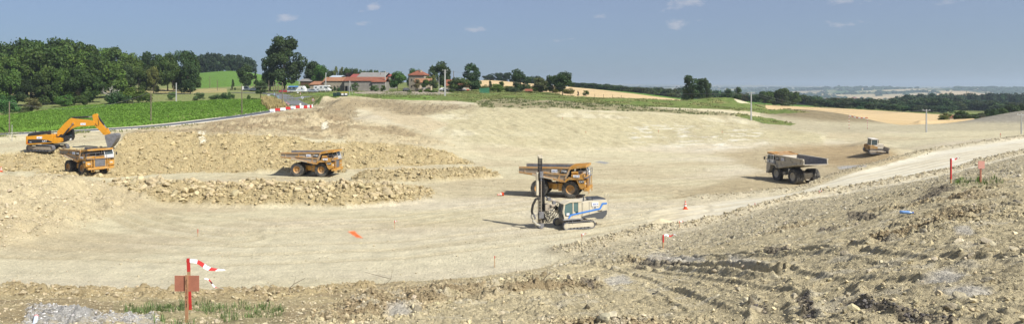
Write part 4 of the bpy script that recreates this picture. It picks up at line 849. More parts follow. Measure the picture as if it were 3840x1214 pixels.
RUBBER = mat("dusty_rubber", (.065, .063, .06), .9, var=.2, dust=.5, dustcol=(.24, .22, .18), dscale=2.2)
HOSE = mat("hose_rubber", (.04, .038, .035), .8, dust=.12, dscale=4)
GLASS = mat("cab_glass", (.05, .075, .085), .12, spec=.7)
CHROME = mat("chrome_rod", (.6, .6, .6), .2, .9)
SIGN_W = mat("sign_white", (.78, .78, .78), .5, dust=.1)
INK = mat("ink_black", (.02, .02, .02), .6)
INKB = mat("ink_blue", (.05, .13, .42), .6); BLUE = mat("stripe_blue", (.06, .22, .62), .5, dust=.1)
RED = mat("paint_red", (.62, .03, .025), .5); REDW = mat("board_red_brown", (.40, .165, .105), .8, var=.12, vscale=6, bump=.002, bscale=60)
CONC = mat("concrete", (.42, .42, .40), .9, var=.1, vscale=3); WOODP = mat("pole_wood", (.17, .14, .10), .9, var=.2, vscale=4)
STAKE = mat("stake_wood", (.42, .27, .15), .8, var=.15, vscale=8); TAPEW = mat("tape_white", (.75, .76, .8), .5); LAMPG = mat("lamp_glass", (.7, .68, .6), .2, spec=.6)
Rx90 = Matrix.Rotation(R(90), 4, 'X')
def side_text(s_, size, m, parent, x, y, z, right=True, name='lettering'):
    """flat lettering on the right (-y) or left (+y) side of a machine"""
    M = Matrix.Translation((x, y, z))@(Rx90 if right else Matrix.Rotation(R(180), 4, 'Z')@Rx90)
    return text(name, s_, size, m, parent, M, .012)
def logo_plate(parent, x, y, z, w_, h_, right=True, tilt=None, name='name_plate'):
    """white plate with a small blue word-like line and a four-dot emblem, as on the machines"""
    s = -1 if right else 1
    pl = MB().box(x-w_/2, x+w_/2, y-.015, y+.015, z-h_/2, z+h_/2).build(name, SIGN_W, parent)
    t = side_text('vinci', h_*.55, INKB, pl, x-(.1 if right else -.1)*w_, y+s*.025, z-.02*h_, right)
    m = MB(); ex = x+(.36 if right else -.36)*w_
    for dx, dz in ((0, .14), (0, -.14), (.14, 0), (-.14, 0)): m.box(ex+dx*h_-.07*h_, ex+dx*h_+.07*h_, y+s*.018, y+s*.028, z+dz*h_-.07*h_, z+dz*h_+.07*h_)
    m.build('emblem', INKB, pl); return pl
def wheel(parent, x, y, side, r=1.13, w_=.62, rimm=None, z=None):
    z = r if z is None else z
    e0 = bpy.data.objects.new('wheel', None); COL.objects.link(e0); e0.parent = parent; e0.location = (x, y, z)
    if side < 0: e0.rotation_euler = (0, 0, math.pi)
    h = w_/2; t = MB()
    t.lathe([(r*.50, -h*.78), (r*.56, -h*.95), (r*.78, -h*1.0), (r*.90, -h*.92), (r*.955, -h*.72), (r*.965, 0), (r*.955, h*.72), (r*.90, h*.92), (r*.78, h*1.0), (r*.56, h*.95), (r*.50, h*.78)], 36, axis='y')
    for k in range(26):                                                # chunky tread lugs wrapping onto the shoulders
        a = 2*math.pi*k/26
        for sd in (-1, 1):
            Ml = Matrix.Rotation(a+(0.12 if sd > 0 else 0), 4, 'Y')@Matrix.Translation((0, sd*h*.52, r*.965))@Matrix.Rotation(sd*.35, 4, 'Z')
            t.box(-r*.062, r*.062, -h*.46, h*.46, -.03*r, .04*r, Ml)
            Ml = Matrix.Rotation(a+(0.12 if sd > 0 else 0), 4, 'Y')@Matrix.Translation((0, sd*h*.95, r*.90)); t.box(-r*.055, r*.055, -h*.07, h*.07, -.10*r, .06*r, Ml)
    t.build('tyre', RUBBER, e0)
    m = MB(); m.lathe([(r*.54, h*.80), (r*.52, h*.92), (r*.47, h*.86), (r*.42, h*.55), (r*.40, h*.25), (r*.24, h*.20), (r*.22, h*.42), (r*.10, h*.46), (0.001, h*.46)], 28, axis='y')
    m.lathe([(r*.50, -h*.8), (.001, -h*.75)], 28, axis='y')
    for k in range(10):
        a = 2*math.pi*k/10; m.box(-.025*r, .025*r, h*.2, h*.27, r*.29, r*.34, Matrix.Rotation(a, 4, 'Y'))
    m.build('rim', rimm or ORANGE_D, e0, smooth=False)
    return e0

def haul_truck(label, loc, yaw, paint, body, deck, model, fleet, scale=1.0, cat_side=True, name_side=True, cabm=WHITE, steer=0, raised_lamps=False, rimm=None):
    T = empty('haul_truck', loc, yaw, label, 'dump truck', 'rigid haul trucks of the quarry', scale=scale)
    X0 = -2.1                                                          # rear axle
    for sy in (-1, 1):
        wheel(T, X0, sy*1.72, sy, rimm=rimm); wheel(T, X0, sy*1.05, sy, rimm=rimm)
        f = wheel(T, 2.1, sy*1.62, sy, rimm=rimm); f.rotation_euler[2] += steer
    c = MB()
    for sy in (-1, 1): c.box(-3.0, 3.6, sy*.55-.16, sy*.55+.16, 1.05, 1.75)
    c.box(-3.1, -2.9, -.75, .75, 1.1, 1.7).box(-2.5, -1.7, -1.5, 1.5, .85, 1.4).box(1.8, 2.4, -1.3, 1.3, .9, 1.3).box(-.3, .2, -.7, .7, 1.0, 1.7).box(2.2, 3.9, -.95, .95, 1.2, 2.3)
    c.lathe([(.0, -.9), (.52, -.9), (.62, 0), (.52, .9), (0, .9)], 16, (X0, 0, 1.13), 'x'); c.build('chassis', deck, T)
    for sy in (-1, 1):                                                  # suspension struts, hoist rams, tanks
        MB().tube([(2.1, sy*1.1, 1.0), (2.0, sy*1.05, 2.5)], .2, 10).tube([(2.1, sy*1.1, .9), (2.1, sy*1.1, 1.4)], .13, 8).build('suspension_strut', STEEL, T)
        MB().tube([(.05, sy*.95, .95), (.15, sy*.95, 2.0)], .15, 10).tube([(.15, sy*.95, 2.0), (.35, sy*.95, 2.55)], .09, 8).build('hoist_cylinder', CHROME if sy > 0 else STEEL, T)
    MB().box(.45, 1.05, -1.62, -.95, .85, 1.85).box(.5, 1.0, -1.66, -1.62, .95, 1.7).build('fuel_tank', deck, T, .05)
    MB().box(-.35, .35, -1.5, -.9, 1.0, 1.75).build('oil_tank', deck, T, .04); MB().lathe([(0, -.35), (.28, -.33), (.28, .33), (0, .35)], 14, (.75, 1.3, 1.3), 'x').build('air_tank', deck, T)
    # dump body
    A = 2.0                                                             # half width
    sec = [(-4.75, 3.98), (-4.82, 3.2), (-3.2, 2.98), (1.25, 2.12), (1.95, 3.15), (2.15, 4.08)]
    b = MB()
    for sy in (-1, 1): b.prism(sec, sy*A-.05, sy*A+.05)
    fl = [(-4.82, 3.2), (-3.2, 2.98), (1.25, 2.12), (1.25, 2.0), (-3.2, 2.86), (-4.82, 3.08)]; b.prism(fl, -A+.05, A-.05)
    b.prism([(1.25, 2.12), (2.15, 4.08), (2.27, 4.04), (1.37, 2.0)], -A+.05, A-.05)
    dump = b.build('dump_body', BARE if body is None else body, T)
    ins = MB(); ins.prism([(-4.7, 3.23), (-3.2, 3.01), (1.22, 2.15), (1.22, 2.20), (-3.2, 3.05), (-4.7, 3.27)], -A+.07, A-.07)
    for sy in (-1, 1): ins.prism([(-4.68, 3.9), (-4.7, 3.28), (-3.2, 3.07), (1.25, 2.22), (2.0, 3.9)], sy*(A-.06)-.008, sy*(A-.06)+.008)
    ins.build('body_lining', STEEL, dump)
    for sy in (-1, 1):                                                  # outer ribs: top rail, bottom rail, slanted uprights
        rb = MB(); o = A+.05
        def bar(x0, z0, x1, z1, t, d): 
            L_ = math.hypot(x1-x0, z1-z0); a = math.atan2(z1-z0, x1-x0)
            y0, y1 = sorted((sy*o, sy*(o+d))); rb.box(0, L_, y0, y1, -t/2, t/2, Matrix.Translation((x0, 0, z0))@Matrix.Rotation(-a, 4, 'Y'))
        bar(-4.75, 3.88, 2.1, 3.98, .22, .14); bar(-3.2, 3.05, 1.3, 2.2, .26, .16); bar(-4.8, 3.25, -3.2, 3.03, .16, .10); bar(-2.2, 3.32, 1.75, 3.05, .20, .12)
        bar(-4.0, 3.12, -3.95, 3.8, .12, .08); bar(-1.75, 3.25, -1.6, 3.85, .16, .09); bar(.55, 2.4, 1.05, 3.9, .18, .10); bar(-.35, 3.15, -.25, 3.85, .14, .09); bar(1.45, 2.5, 2.05, 3.9, .16, .10)
        rb.build('body_rib', ORANGE_D if body is None else body, dump)
    MB().prism([(-2.9, 2.93), (-.15, 2.40), (-.15, 2.52), (-2.9, 3.06)], -A-.34, -A-.22).build('rock_deflector', WHITISH, dump); MB().prism([(-2.9, 2.93), (-.15, 2.40), (-.15, 2.52), (-2.9, 3.06)], A+.22, A+.34).build('rock_deflector', WHITISH, dump)
    # canopy over the cab, sloping a little upward with side lips
    cn = MB(); cn.prism([(2.05, 3.98), (4.15, 4.14), (4.15, 4.22), (2.05, 4.10)], -A, A)
    for sy in (-1, 1): cn.prism([(1.85, 3.6), (2.05, 4.1), (4.1, 4.32), (4.2, 4.08), (2.35, 3.82)], sy*A-.06, sy*A+.06)
    cn.box(4.12, 4.24, -A, A, 4.04, 4.32)
    for k in range(5): cn.prism([(2.2, 4.0), (4.1, 4.2), (4.1, 4.26), (2.2, 4.16)], -1.6+k*.8-.05, -1.6+k*.8+.05)
    cn.build('canopy', paint, T)
    # decks, fenders, bonnet, radiator
    d = MB()
    d.prism([(1.35, 2.2), (1.75, 2.62), (3.05, 2.66), (3.9, 2.66), (3.9, 2.5), (3.1, 2.48), (1.9, 2.42), (1.5, 2.05)], -2.35, -1.05)
    d.prism([(1.35, 2.2), (1.75, 2.62), (3.05, 2.66), (3.9, 2.66), (3.9, 2.5), (3.1, 2.48), (1.9, 2.42), (1.5, 2.05)], 1.05, 2.35)
    d.box(1.9, 4.0, -2.35, 2.35, 2.66, 2.76); d.box(2.3, 3.95, -2.3, -.7, 2.76, 3.12)
    d.prism([(3.0, 2.45), (4.05, 2.45), (4.12, 1.55), (3.7, 1.25), (3.35, 1.55)], -2.3, -1.25); d.prism([(3.0, 2.45), (4.05, 2.45), (4.12, 1.55), (3.7, 1.25), (3.35, 1.55)], 1.25, 2.3)
    d.build('deck', deck, T, .02)
    MB().box(2.2, 4.02, -1.0, .75, 2.1, 3.0).prism([(3.7, 2.9), (4.2, 2.75), (4.2, 1.35), (3.7, 1.2)], -1.15, 1.15).build('bonnet', deck, T, .04)
    g = MB().box(4.18, 4.26, -.92, .72, 1.45, 2.62)
    for k in range(6): g.box(4.26, 4.29, -.88, .68, 1.52+k*.19, 1.60+k*.19)
    g.build('radiator_grille', STEEL, T)
    bp = MB().box(3.95, 4.45, -2.1, 2.1, 1.0, 1.35).box(3.6, 4.0, -.7, .7, .85, 1.15)
    for y in (-1.2, .95): bp.box(4.2, 4.3, y, y+.1, 1.3, 2.7)
    bp.build('bumper', deck, T, .03)
    for y in (-1.95, -1.68, 1.55, 1.82): MB().lathe([(0, 0), (.11, 0), (.11, .05), (0, .06)], 12, (4.13, y, 1.95), 'x').build('headlight', LAMPG, T)
    for y in (-1.4, 1.15):                                              # two ladders at the front corners
        ld = MB()
        for yy in (y-.22, y+.22): ld.tube([(4.5, yy, .65), (4.42, yy, 2.7)], .03, 6)
        for k in range(7): ld.tube([(4.48, y-.22, .7+k*.3), (4.48, y+.22, .7+k*.3)], .025, 6)
        ld.build('ladder', paint, T)
    h = MB()
    P_ = [(4.35, -2.25), (4.35, -.9), (4.35, .9), (4.35, 2.25), (3.2, 2.3)]
    for q in P_: h.tube([(q[0], q[1], 2.7), (q[0], q[1], 3.65)], .028, 6)
    for zz in (3.2, 3.65):
        h.tube([(4.35, -2.25, zz), (4.35, 2.25, zz)], .026, 6); h.tube([(4.35, -2.25, zz), (3.3, -2.3, zz)], .026, 6); h.tube([(4.35, 2.25, zz), (3.2, 2.3, zz)], .026, 6)
    h.tube([(3.3, -2.3, 2.7), (3.3, -2.3, 3.65)], .028, 6); h.box(3.95, 4.4, -2.3, 2.3, 2.68, 2.73); h.build('handrail', STEEL, T)
    # cab on the left side
    cb = MB(); cs = [(2.35, 2.76), (2.35, 3.92), (3.72, 3.92), (4.02, 3.45), (4.1, 2.76)]
    cb.prism([(2.35, 2.76), (2.35, 3.26), (4.05, 3.26), (4.1, 2.76)], .72, 2.2)
    cb.prism([(2.3, 3.9), (2.3, 4.0), (3.78, 4.0), (3.84, 3.9)], .68, 2.24)
    for x0, x1 in ((2.35, 3.72),): 
        for y in (.72, 2.12):
            cb.box(2.35, 2.45, y, y+.08, 3.26, 3.9); cb.box(3.0, 3.08, y, y+.08, 3.26, 3.9)
            cb.prism([(4.05, 3.26), (3.95, 3.26), (3.68, 3.9), (3.78, 3.9)], y, y+.08)
    cab_ = cb.build('cab', cabm, T, .02)
    wn = MB().prism([(2.4, 3.26), (2.4, 3.9), (3.7, 3.9), (3.97, 3.26)], .76, .78); wn.prism([(2.4, 3.26), (2.4, 3.9), (3.7, 3.9), (3.97, 3.26)], 2.14, 2.16)
    wn.prism([(4.0, 3.28), (3.98, 3.28), (3.70, 3.9), (3.72, 3.9)], .8, 2.12); wn.box(2.38, 2.40, .8, 2.12, 3.26, 3.9); wn.build('window', GLASS, cab_)
    MB().box(2.6, 3.1, 1.2, 1.7, 2.78, 3.2).box(2.55, 2.68, 1.2, 1.7, 3.2, 3.72).build('seat', BLACK, cab_)
    MB().tube([(4.05, 2.25, 3.4), (4.35, 2.5, 3.45)], .02, 5).box(4.3, 4.36, 2.4, 2.6, 3.1, 3.6).tube([(4.05, -2.2, 2.75), (4.3, -2.4, 3.45)], .02, 5).box(4.27, 4.33, -2.5, -2.3, 3.1, 3.6).build('mirror', BLACK, T)
    MB().lathe([(0, -.45), (.19, -.42), (.19, .42), (0, .45)], 14, (2.7, -1.35, 3.32), 'x').lathe([(0, -.45), (.19, -.42), (.19, .42), (0, .45)], 14, (2.7, -1.8, 3.32), 'x').build('air_cleaner', deck, T)
    MB().tube([(1.75, -1.5, 2.6), (1.95, -1.5, 3.2), (2.25, -1.5, 3.6)], .14, 8).tube([(1.9, -1.1, 2.4), (2.1, -1.1, 3.4)], .1, 8).build('exhaust', BLACK, T)
    # marks
    for right in (True, False):
        s = -1 if right else 1
        pl = MB().prism([(.82, 3.22), (1.0, 3.72), (1.85, 3.76), (1.7, 3.26)], *(sorted((s*(A+.16), s*(A+.20))))).build('model_plate', BLACK, T)
        side_text(model, .36, SIGN_W, pl, 1.33, s*(A+.215), 3.5, right)
        logo_plate(T, .05, s*(A+.18), 3.52, .78, .42, right)
    logo_plate(T, 3.0, -2.38, 2.95, .85, .32, True)
    side_text(fleet, .26, INK, T, 2.95, -2.34, 2.62, True, 'fleet_number'); side_text(fleet, .26, INK, T, 3.3, 2.23, 2.95, False, 'fleet_number')
    pc = MB().prism([(3.25, 2.42), (3.98, 2.42), (3.98, 2.05), (3.5, 2.05)], -2.34, -2.30).build('brand_plate', BLACK, T)
    side_text('CAT', .32, SIGN_W, pc, 3.66, -2.35, 2.23, True)
    MB().box(4.10, 4.13, 1.0, 2.0, 2.86, 3.14).build('front_plate', SIGN_W, T)
    return T
def ground_loc(px, Y, dz=0): p = at(px, Y); p.z += dz; return p
z3 = max(at(2000, 92).z, .0)
haul_truck('orange haul truck with white cab lettered 773E beside the drill rig', ground_loc(2090, 91.3, .02), R(-15), ORANGE, None, ORANGE, '773E', '714', .93)
haul_truck('orange haul truck lettered 773D standing alone before the rubble slope', ground_loc(1175, 113.2, .02), R(-7), ORANGE, None, ORANGE, '773D', '780', .92)
haul_truck('orange haul truck being loaded under the excavator bucket, front towards the camera', ground_loc(327, 111.5, .02), R(-33), ORANGE, None, ORANGE, '773B', '765', .92)
haul_truck('dust-whitened haul truck seen from behind near the haul road', ground_loc(2982, 104.5, .02), R(105), ORANGE_D, WHITISH, WHITISH, '773', '751', .93, cabm=WHITE, rimm=WHITISH)

# ------------------------------------------------------------------ tracks
def track_unit(parent, L_, r, w_, y, m_side, z0=0, pads=34, name='track'):
    """an endless belt with grouser pads, roller frame, sprocket and idler; x forward"""
    t = MB(); hx = L_/2-r
    def belt(s):
        per = 4*hx+2*math.pi*r; s %= per
        if s < 2*hx: return (-hx+s, 2*r, 0)
        s -= 2*hx
        if s < math.pi*r: a = s/r; return (hx+r*math.sin(a), r+r*math.cos(a), a)
        s -= math.pi*r
        if s < 2*hx: return (hx-s, 0, math.pi)
        s -= 2*hx; a = math.pi+s/r; return (-hx+r*math.sin(a), r+r*math.cos(a), a)
    per = 4*hx+2*math.pi*r
    for k in range(pads):
        x, z, a = belt(per*k/pads); M = Matrix.Translation((x, y, z+z0))@Matrix.Rotation(a, 4, 'Y'); t.box(-per/pads*.46, per/pads*.46, -w_/2, w_/2, -.05, 0, M); t.box(-.02, .02, -w_/2, w_/2, 0, .055, M)
    e0 = t.build(name, STEEL, parent)
    MB().prism([(-hx*.92, r*.45+z0), (-hx*.92, r*1.6+z0), (hx*.92, r*1.6+z0), (hx*.92, r*.45+z0)], y-w_*.36, y+w_*.36).build('track_frame', m_side, e0, .03)
    for sx in (-1, 1):
        MB().lathe([(0.001, -w_*.34), (r*.55, -w_*.34), (r*.86, -w_*.28), (r*.86, w_*.28), (r*.55, w_*.34), (.001, w_*.34)], 18, (sx*hx, y, r+z0), 'y').build('idler_wheel', m_side, e0)
    rl = MB()
    for k in range(7): rl.lathe([(0.001, -w_*.3), (r*.3, -w_*.3), (r*.3, w_*.3), (.001, w_*.3)], 10, (-hx*.85+k*hx*1.7/6, y, r*.36+z0), 'y')
    rl.build('roller', STEEL, e0)
    return e0
def cyl(name, p0, p1, r0, m0, parent, frac=.6):
    p0 = Vector(p0); p1 = Vector(p1); c = p0.lerp(p1, frac); o = MB().tube([p0, c], r0, 10).tube([c, c+(p1-p0).normalized()*.08], r0*1.15, 10).build(name, m0, parent)
    MB().tube([c, p1], r0*.5, 8).lathe([(.001, -r0*.9), (r0*.9, -r0*.9), (r0*.9, r0*.9), (.001, r0*.9)], 10, p1, 'y').build('piston_rod', CHROME, o)
    return o
# ------------------------------------------------------------------ excavator (drawn from its side view, x forward, metres)
def excavator():
    S = 63.5
    def q(x, y): return ((x-275)/S, (487-y)/S)
    Yx = 123.0; loc = ground_loc(180, Yx, .02)
    E = empty('excavator', loc, R(10), 'large yellow tracked excavator on the rubble bench, bucket over the truck', 'excavator')
    E.scale = (.875, .93, .93)
    und = bpy.data.objects.new('undercarriage', None); COL.objects.link(und); und.parent = E; und.rotation_euler = (0, 0, R(-24))
    for y in (-1.55, 1.55): track_unit(und, 6.2, .55, .68, y, BARE, pads=44)
    MB().box(-1.5, 1.5, -1.3, 1.3, .5, 1.0).lathe([(0, .95), (1.0, .95), (1.0, 1.2), (0, 1.2)], 24).build('car_body', DGREY, und)
    W = 1.62
    h = MB(); side = [q(82, 408), q(82, 318), q(150, 312), q(290, 300), q(362, 300), q(372, 312), q(376, 398), q(300, 402), q(110, 412)]
    h.prism(side, -W, W*.98); h.build('house', YELLOW, E, .06)
    MB().prism([q(74, 412), q(74, 316), q(96, 312), q(100, 412)], -W*.98, W*.96).build('counterweight', YELLOW, E, .12)
    MB().prism([q(86, 314), q(100, 290), q(180, 270), q(278, 264), q(282, 284), q(230, 300), q(120, 316)], -W*.9, W*.7).build('engine_hood', BLACK, E, .06)
    MB().prism([q(98, 398), q(98, 352), q(240, 352), q(320, 362), q(368, 384), q(368, 388), q(200, 394)], -W-.02, -W+.02).build('side_stripe', BLACK, E)
    MB().prism([q(376, 400), q(376, 340), q(440, 336), q(462, 350), q(462, 384), q(440, 398)], -W, -.5).build('step_platform', YELLOW, E, .04)
    for k in range(2): MB().tube([(*[q(378, 300)[0]], -W+.05, q(0, 300)[1]+.0), (q(378, 300)[0], -W+.05, q(0, 250)[1])], .025, 5).build('handrail', BLACK, E) if k == 0 else None
    m = MB()
    for x in (345, 378): m.tube([(q(x, 0)[0], -W+.06, q(0, 305)[1]), (q(x, 0)[0], -W+.06, q(0, 248)[1])], .022, 5)
    m.tube([(q(345, 0)[0], -W+.06, q(0, 275)[1]), (q(378, 0)[0], -W+.06, q(0, 275)[1])], .022, 5)
    m.box(q(300, 0)[0], q(330, 0)[0], -1.2, -.7, q(0, 302)[1], q(0, 282)[1]); m.tube([(q(135, 0)[0], .2, q(0, 290)[1]), (q(128, 0)[0], .2, q(0, 255)[1])], .09, 8); m.build('roof_fittings', BLACK, E)
    cabm = MB(); cp = [q(440, 385), q(436, 250), q(450, 236), q(505, 236), q(528, 262), q(536, 340), q(520, 378)]
    cabm.prism(cp, .62, 1.68); cb = cabm.build('cab', BLACK, E, .05)
    wp = [q(448, 330), q(446, 262), q(500, 248), q(520, 270), q(526, 335)]
    MB().prism(wp, .585, .60).prism(wp, 1.70, 1.715).build('window', GLASS, cb); MB().prism([q(462, 384), q(462, 362), q(525, 352), q(522, 374)], .56, .60).build('door_panel', WHITE, cb)
    MB().prism([q(398, 400), q(398, 330), q(430, 300), q(520, 330), q(500, 380), q(440, 400)], -.45, .5).build('boom_foot', BLACK, E)
    b = [q(388, 320), q(388, 268), q(468, 178), q(528, 124), q(548, 116), q(600, 128), q(700, 138), q(790, 150), q(810, 168), q(812, 196), q(798, 206), q(700, 212), q(612, 216), q(580, 226), q(550, 238), q(470, 300), q(410, 336)]
    bo = MB().prism(b, -.42, .36).build('boom', YELLOW, E, .04)
    MB().prism([q(556, 200), q(556, 168), q(580, 160), q(586, 190)], -.56, .50).build('boom_bracket', YELLOW, bo, .02)
    st = [q(784, 120), q(778, 88), q(800, 72), q(832, 68), q(842, 90), q(858, 150), q(905, 208), q(968, 286), q(962, 308), q(930, 318), q(905, 312), q(868, 270), q(812, 214), q(798, 190)]
    MB().prism(st, -.30, .24).build('stick', YELLOW, E, .04)
    for y in (-.72, .64): cyl('boom_cylinder', (*q(446, 338)[:1], y, q(446, 338)[1]), (q(572, 180)[0], y*.8, q(572, 180)[1]), .15, BLACK, E, .62)
    cyl('stick_cylinder', (q(548, 114)[0], -.05, q(548, 114)[1]), (q(782, 104)[0], -.05, q(782, 104)[1]), .17, BLACK, E, .76)
    cyl('bucket_cylinder', (q(836, 96)[0], -.05, q(836, 96)[1]), (q(940, 240)[0], -.05, q(940, 240)[1]), .15, BLACK, E, .68)
    MB().prism([q(905, 290), q(938, 236), q(948, 240), q(920, 300)], -.36, -.26).prism([q(905, 290), q(938, 236), q(948, 240), q(920, 300)], .2, .3).prism([q(934, 240), q(950, 236), q(984, 300), q(968, 306)], -.22, .16).build('bucket_link', YELLOW, E)
    MB().tube([(q(480, 168)[0], -.1, q(0, 168)[1]), (q(495, 132)[0], -.1, q(0, 132)[1]), (q(530, 108)[0], -.1, q(0, 108)[1]), (q(600, 112)[0], -.12, q(0, 112)[1])], .045, 6).tube([(q(800, 165)[0], -.34, q(0, 165)[1]), (q(835, 210)[0], -.36, q(0, 210)[1]), (q(858, 200)[0], -.36, q(0, 200)[1]), (q(848, 130)[0], -.34, q(0, 130)[1])], .035, 6).build('hydraulic_hose', HOSE, E)
    # bucket: curved shell with side plates and teeth, open towards the lower left
    shell = [q(938, 322), q(960, 308), q(1010, 300), q(1060, 300), q(1078, 318), q(1074, 352), q(1050, 400), q(1015, 446), q(975, 482)]
    inner = [q(972, 470), q(1008, 436), q(1040, 396), q(1062, 350), q(1066, 322), q(1056, 310), q(1012, 311), q(962, 320), q(942, 334)]
    bk = MB().prism(shell+inner, -1.05, .95)
    sidep = [q(938, 322), q(960, 308), q(1010, 300), q(1060, 300), q(1078, 318), q(1074, 352), q(1050, 400), q(1015, 446), q(975, 482), q(968, 440), q(950, 380)]
    for y in (-1.08, .95): bk.prism(sidep, y, y+.05)
    bu = bk.build('bucket', STEEL, E)
    tt = MB()
    for k in range(5): y = -.95+k*.45; tt.prism([q(985, 470), q(975, 484), q(962, 500), q(970, 470)], y-.07, y+.07)
    tt.build('bucket_tooth', STEEL, bu)
    ms = MB(); n_ = q(1000, 380); 
    logo_plate(E, q(226, 0)[0], -W-.03, q(0, 333)[1], .92, .40); logo_plate(E, q(680, 0)[0], -.45, q(0, 187)[1], .92, .38)
    side_text('CAT', .42, SIGN_W, E, q(283, 0)[0], -W-.04, q(0, 374)[1]); side_text('385C', .18, SIGN_W, E, q(130, 0)[0], -W-.04, q(0, 383)[1])
    MB().prism([q(92, 396), q(92, 376), q(104, 394)], -W-.035, -W).build('reflector', RED, E)
    MB().tube([(q(1000, 0)[0], -.2, q(0, 318)[1]), (q(985, 0)[0], -.2, q(0, 430)[1])], .02, 4).build('bucket_wear_strip', BARE, bu)
    return E
excavator()

# ------------------------------------------------------------------ person with a continuous skinned body
SKIN = mat("skin", (.42, .25, .17), .6); HIVIS = mat("orange_red_jacket", (.55, .05, .03), .8)
def drill_rig():
    D = empty('drill_rig', ground_loc(2152, 71.6, .02), R(180+20), 'cream tracked drill rig with tall mast drilling in front of the haul truck', 'drill rig')
    # x forward (towards the mast); the side the camera sees is +y here
    for y in (-1.12, 1.12): track_unit(D, 3.35, .36, .42, y, CREAM, pads=36)
    MB().box(-1.1, 1.2, -.95, .95, .45, .8).box(-.6, .7, -1.15, 1.15, .3, .6).build('car_body', BARE, D)
    bd = MB().prism([(-3.05, 1.22), (-3.05, 2.62), (-1.2, 2.62), (-.35, 2.5), (-.35, 1.0), (-1.9, 1.0), (-2.15, .85), (-2.6, .85)], -.95, 1.05)
    body = bd.build('engine_housing', CREAM, D, .05)
    MB().prism([(-3.06, 1.22), (-3.06, 1.62), (-.8, 1.25), (-.35, 1.15), (-.35, .98), (-1.75, .98), (-2.0, .80), (-2.62, .80)], 1.05, 1.075).prism([(-3.06, 1.22), (-3.06, 1.62), (-.35, 1.15), (-.35, .98)], -.975, -.95).build('lower_skirt', DGREY, body)
    for y0, y1 in ((1.055, 1.085),):
        MB().prism([(-3.06, 2.35), (-3.06, 2.2), (-2.65, 2.2), (-2.35, 1.72), (.75, 1.30), (.95, 1.05), (1.12, 1.05), (.9, 1.42), (-2.25, 1.86), (-2.52, 2.35)], y0, y1).build('blue_stripe', BLUE, body)
    MB().box(-3.0, -1.6, -.85, .9, 2.62, 2.72).build('roof_grille', STEEL, body, .02)
    rg = MB()
    for k in range(7): rg.box(-2.95+k*.19, -2.84+k*.19, -.8, .85, 2.72, 2.76)
    rg.lathe([(0, 2.62), (.26, 2.62), (.26, 2.8), (.1, 2.88), (0, 2.88)], 16, (-1.35, .55, 0)).tube([(-.75, .6, 2.5), (-.75, .6, 3.0), (-.68, .6, 3.08)], .08, 8); rg.build('roof_fittings', DGREY, body)
    MB().box(-.35, 1.7, .95, 1.32, .92, .98).tube([(-.35, 1.32, .95), (1.7, 1.32, .95)], .03, 6).tube([(1.1, 1.25, .95), (1.1, 1.25, .3)], .03, 6).tube([(.7, 1.25, .95), (.7, 1.25, .45)], .03, 6).build('walkway', STEEL, D)
    # cab
    cs = [(-.33, .98), (-.33, 2.62), (.9, 2.62), (1.5, 2.42), (1.62, 1.7), (1.5, .98)]
    c = MB(); c.prism([(-.33, .98), (-.33, 1.25), (1.55, 1.25), (1.5, .98)], -.1, 1.05); c.prism([(-.33, 2.55), (-.33, 2.68), (.95, 2.68), (1.6, 2.44), (1.54, 2.34), (.9, 2.56)], -.14, 1.09)
    for y in (-.1, .97):
        c.box(-.33, .02, y, y+.08, 1.25, 2.56); c.prism([(.50, .98), (.62, .98), (.62, 2.57), (.50, 2.57)], y, y+.08); c.prism([(1.62, 1.7), (1.50, .98), (1.34, .98), (1.48, 1.7), (1.38, 2.42), (1.5, 2.42)], y, y+.08)
        c.prism([(.0, 1.25), (.5, 1.25), (.5, 1.75), (.3, 1.55)], y, y+.08)
    cab_ = c.build('cab', CREAM, D, .02)
    RG = mat('rig_side_glass', (.10, .17, .17), .15, spec=.6); MB().prism([(.60, 1.25), (1.42, 1.25), (1.5, 1.7), (1.4, 2.40), (.95, 2.52), (.60, 2.54)], .995, 1.01).build('window', RG, cab_); MB().prism([(.02, 1.6), (.3, 1.6), (.5, 1.8), (.5, 2.5), (.02, 2.5)], .995, 1.01).build('window', RG, cab_)
    MB().prism([(1.56, 1.0), (1.64, 1.7), (1.52, 2.42), (1.55, 2.42), (1.68, 1.7), (1.6, 1.0)], .0, .95).build('windscreen', GLASS, cab_)
    wg = MB()
    for k in range(9): wg.tube([(1.70, .03+k*.11, 1.05), (1.74, .03+k*.11, 1.7), (1.62, .03+k*.11, 2.42)], .009, 4)
    wg.build('windscreen_guard', STEEL, cab_)
    MB().box(.62, 1.34, 1.012, 1.03, 1.02, 1.46).build('lower_door', BLACK, cab_); MB().box(.95, 1.25, 1.032, 1.045, 1.34, 1.56).build('sticker', SIGN_W, cab_)
    MB().box(.05, .5, .3, .8, 1.25, 1.6).box(.0, .12, .3, .8, 1.6, 2.15).build('seat', BLACK, cab_)
    logo_plate(D, -1.75, 1.10, 2.28, .72, .36, False); pl = MB().box(-1.95, -1.55, 1.06, 1.09, 1.86, 2.06).build('fleet_plate', SIGN_W, D); side_text('253', .20, INK, pl, -1.75, 1.10, 1.96, False)
    side_text('Titon 600', .12, INK, D, -2.3, 1.09, 1.60, False); side_text('L8', .13, INK, D, .22, 1.09, 1.6, False)
    for x in (-.45, -1.15): MB().box(x-.01, x+.01, 1.05, 1.066, 1.0, 2.5).build('door_seam', DGREY, body)
    lad = MB()
    for x in (-3.0, -3.3):
        lad.tube([(x, 1.0, .95), (x, 1.0, 3.0), (x-.05, .8, 3.15), (x-.05, .6, 3.0), (x-.05, .6, 2.6)], .022, 6)
    for k in range(6): lad.tube([(-3.0, 1.0, 1.1+k*.25), (-3.3, 1.0, 1.1+k*.25)], .02, 5)
    lad.box(-3.35, -3.0, -.9, .95, .92, 1.0); lad.build('ladder', CREAM, D)
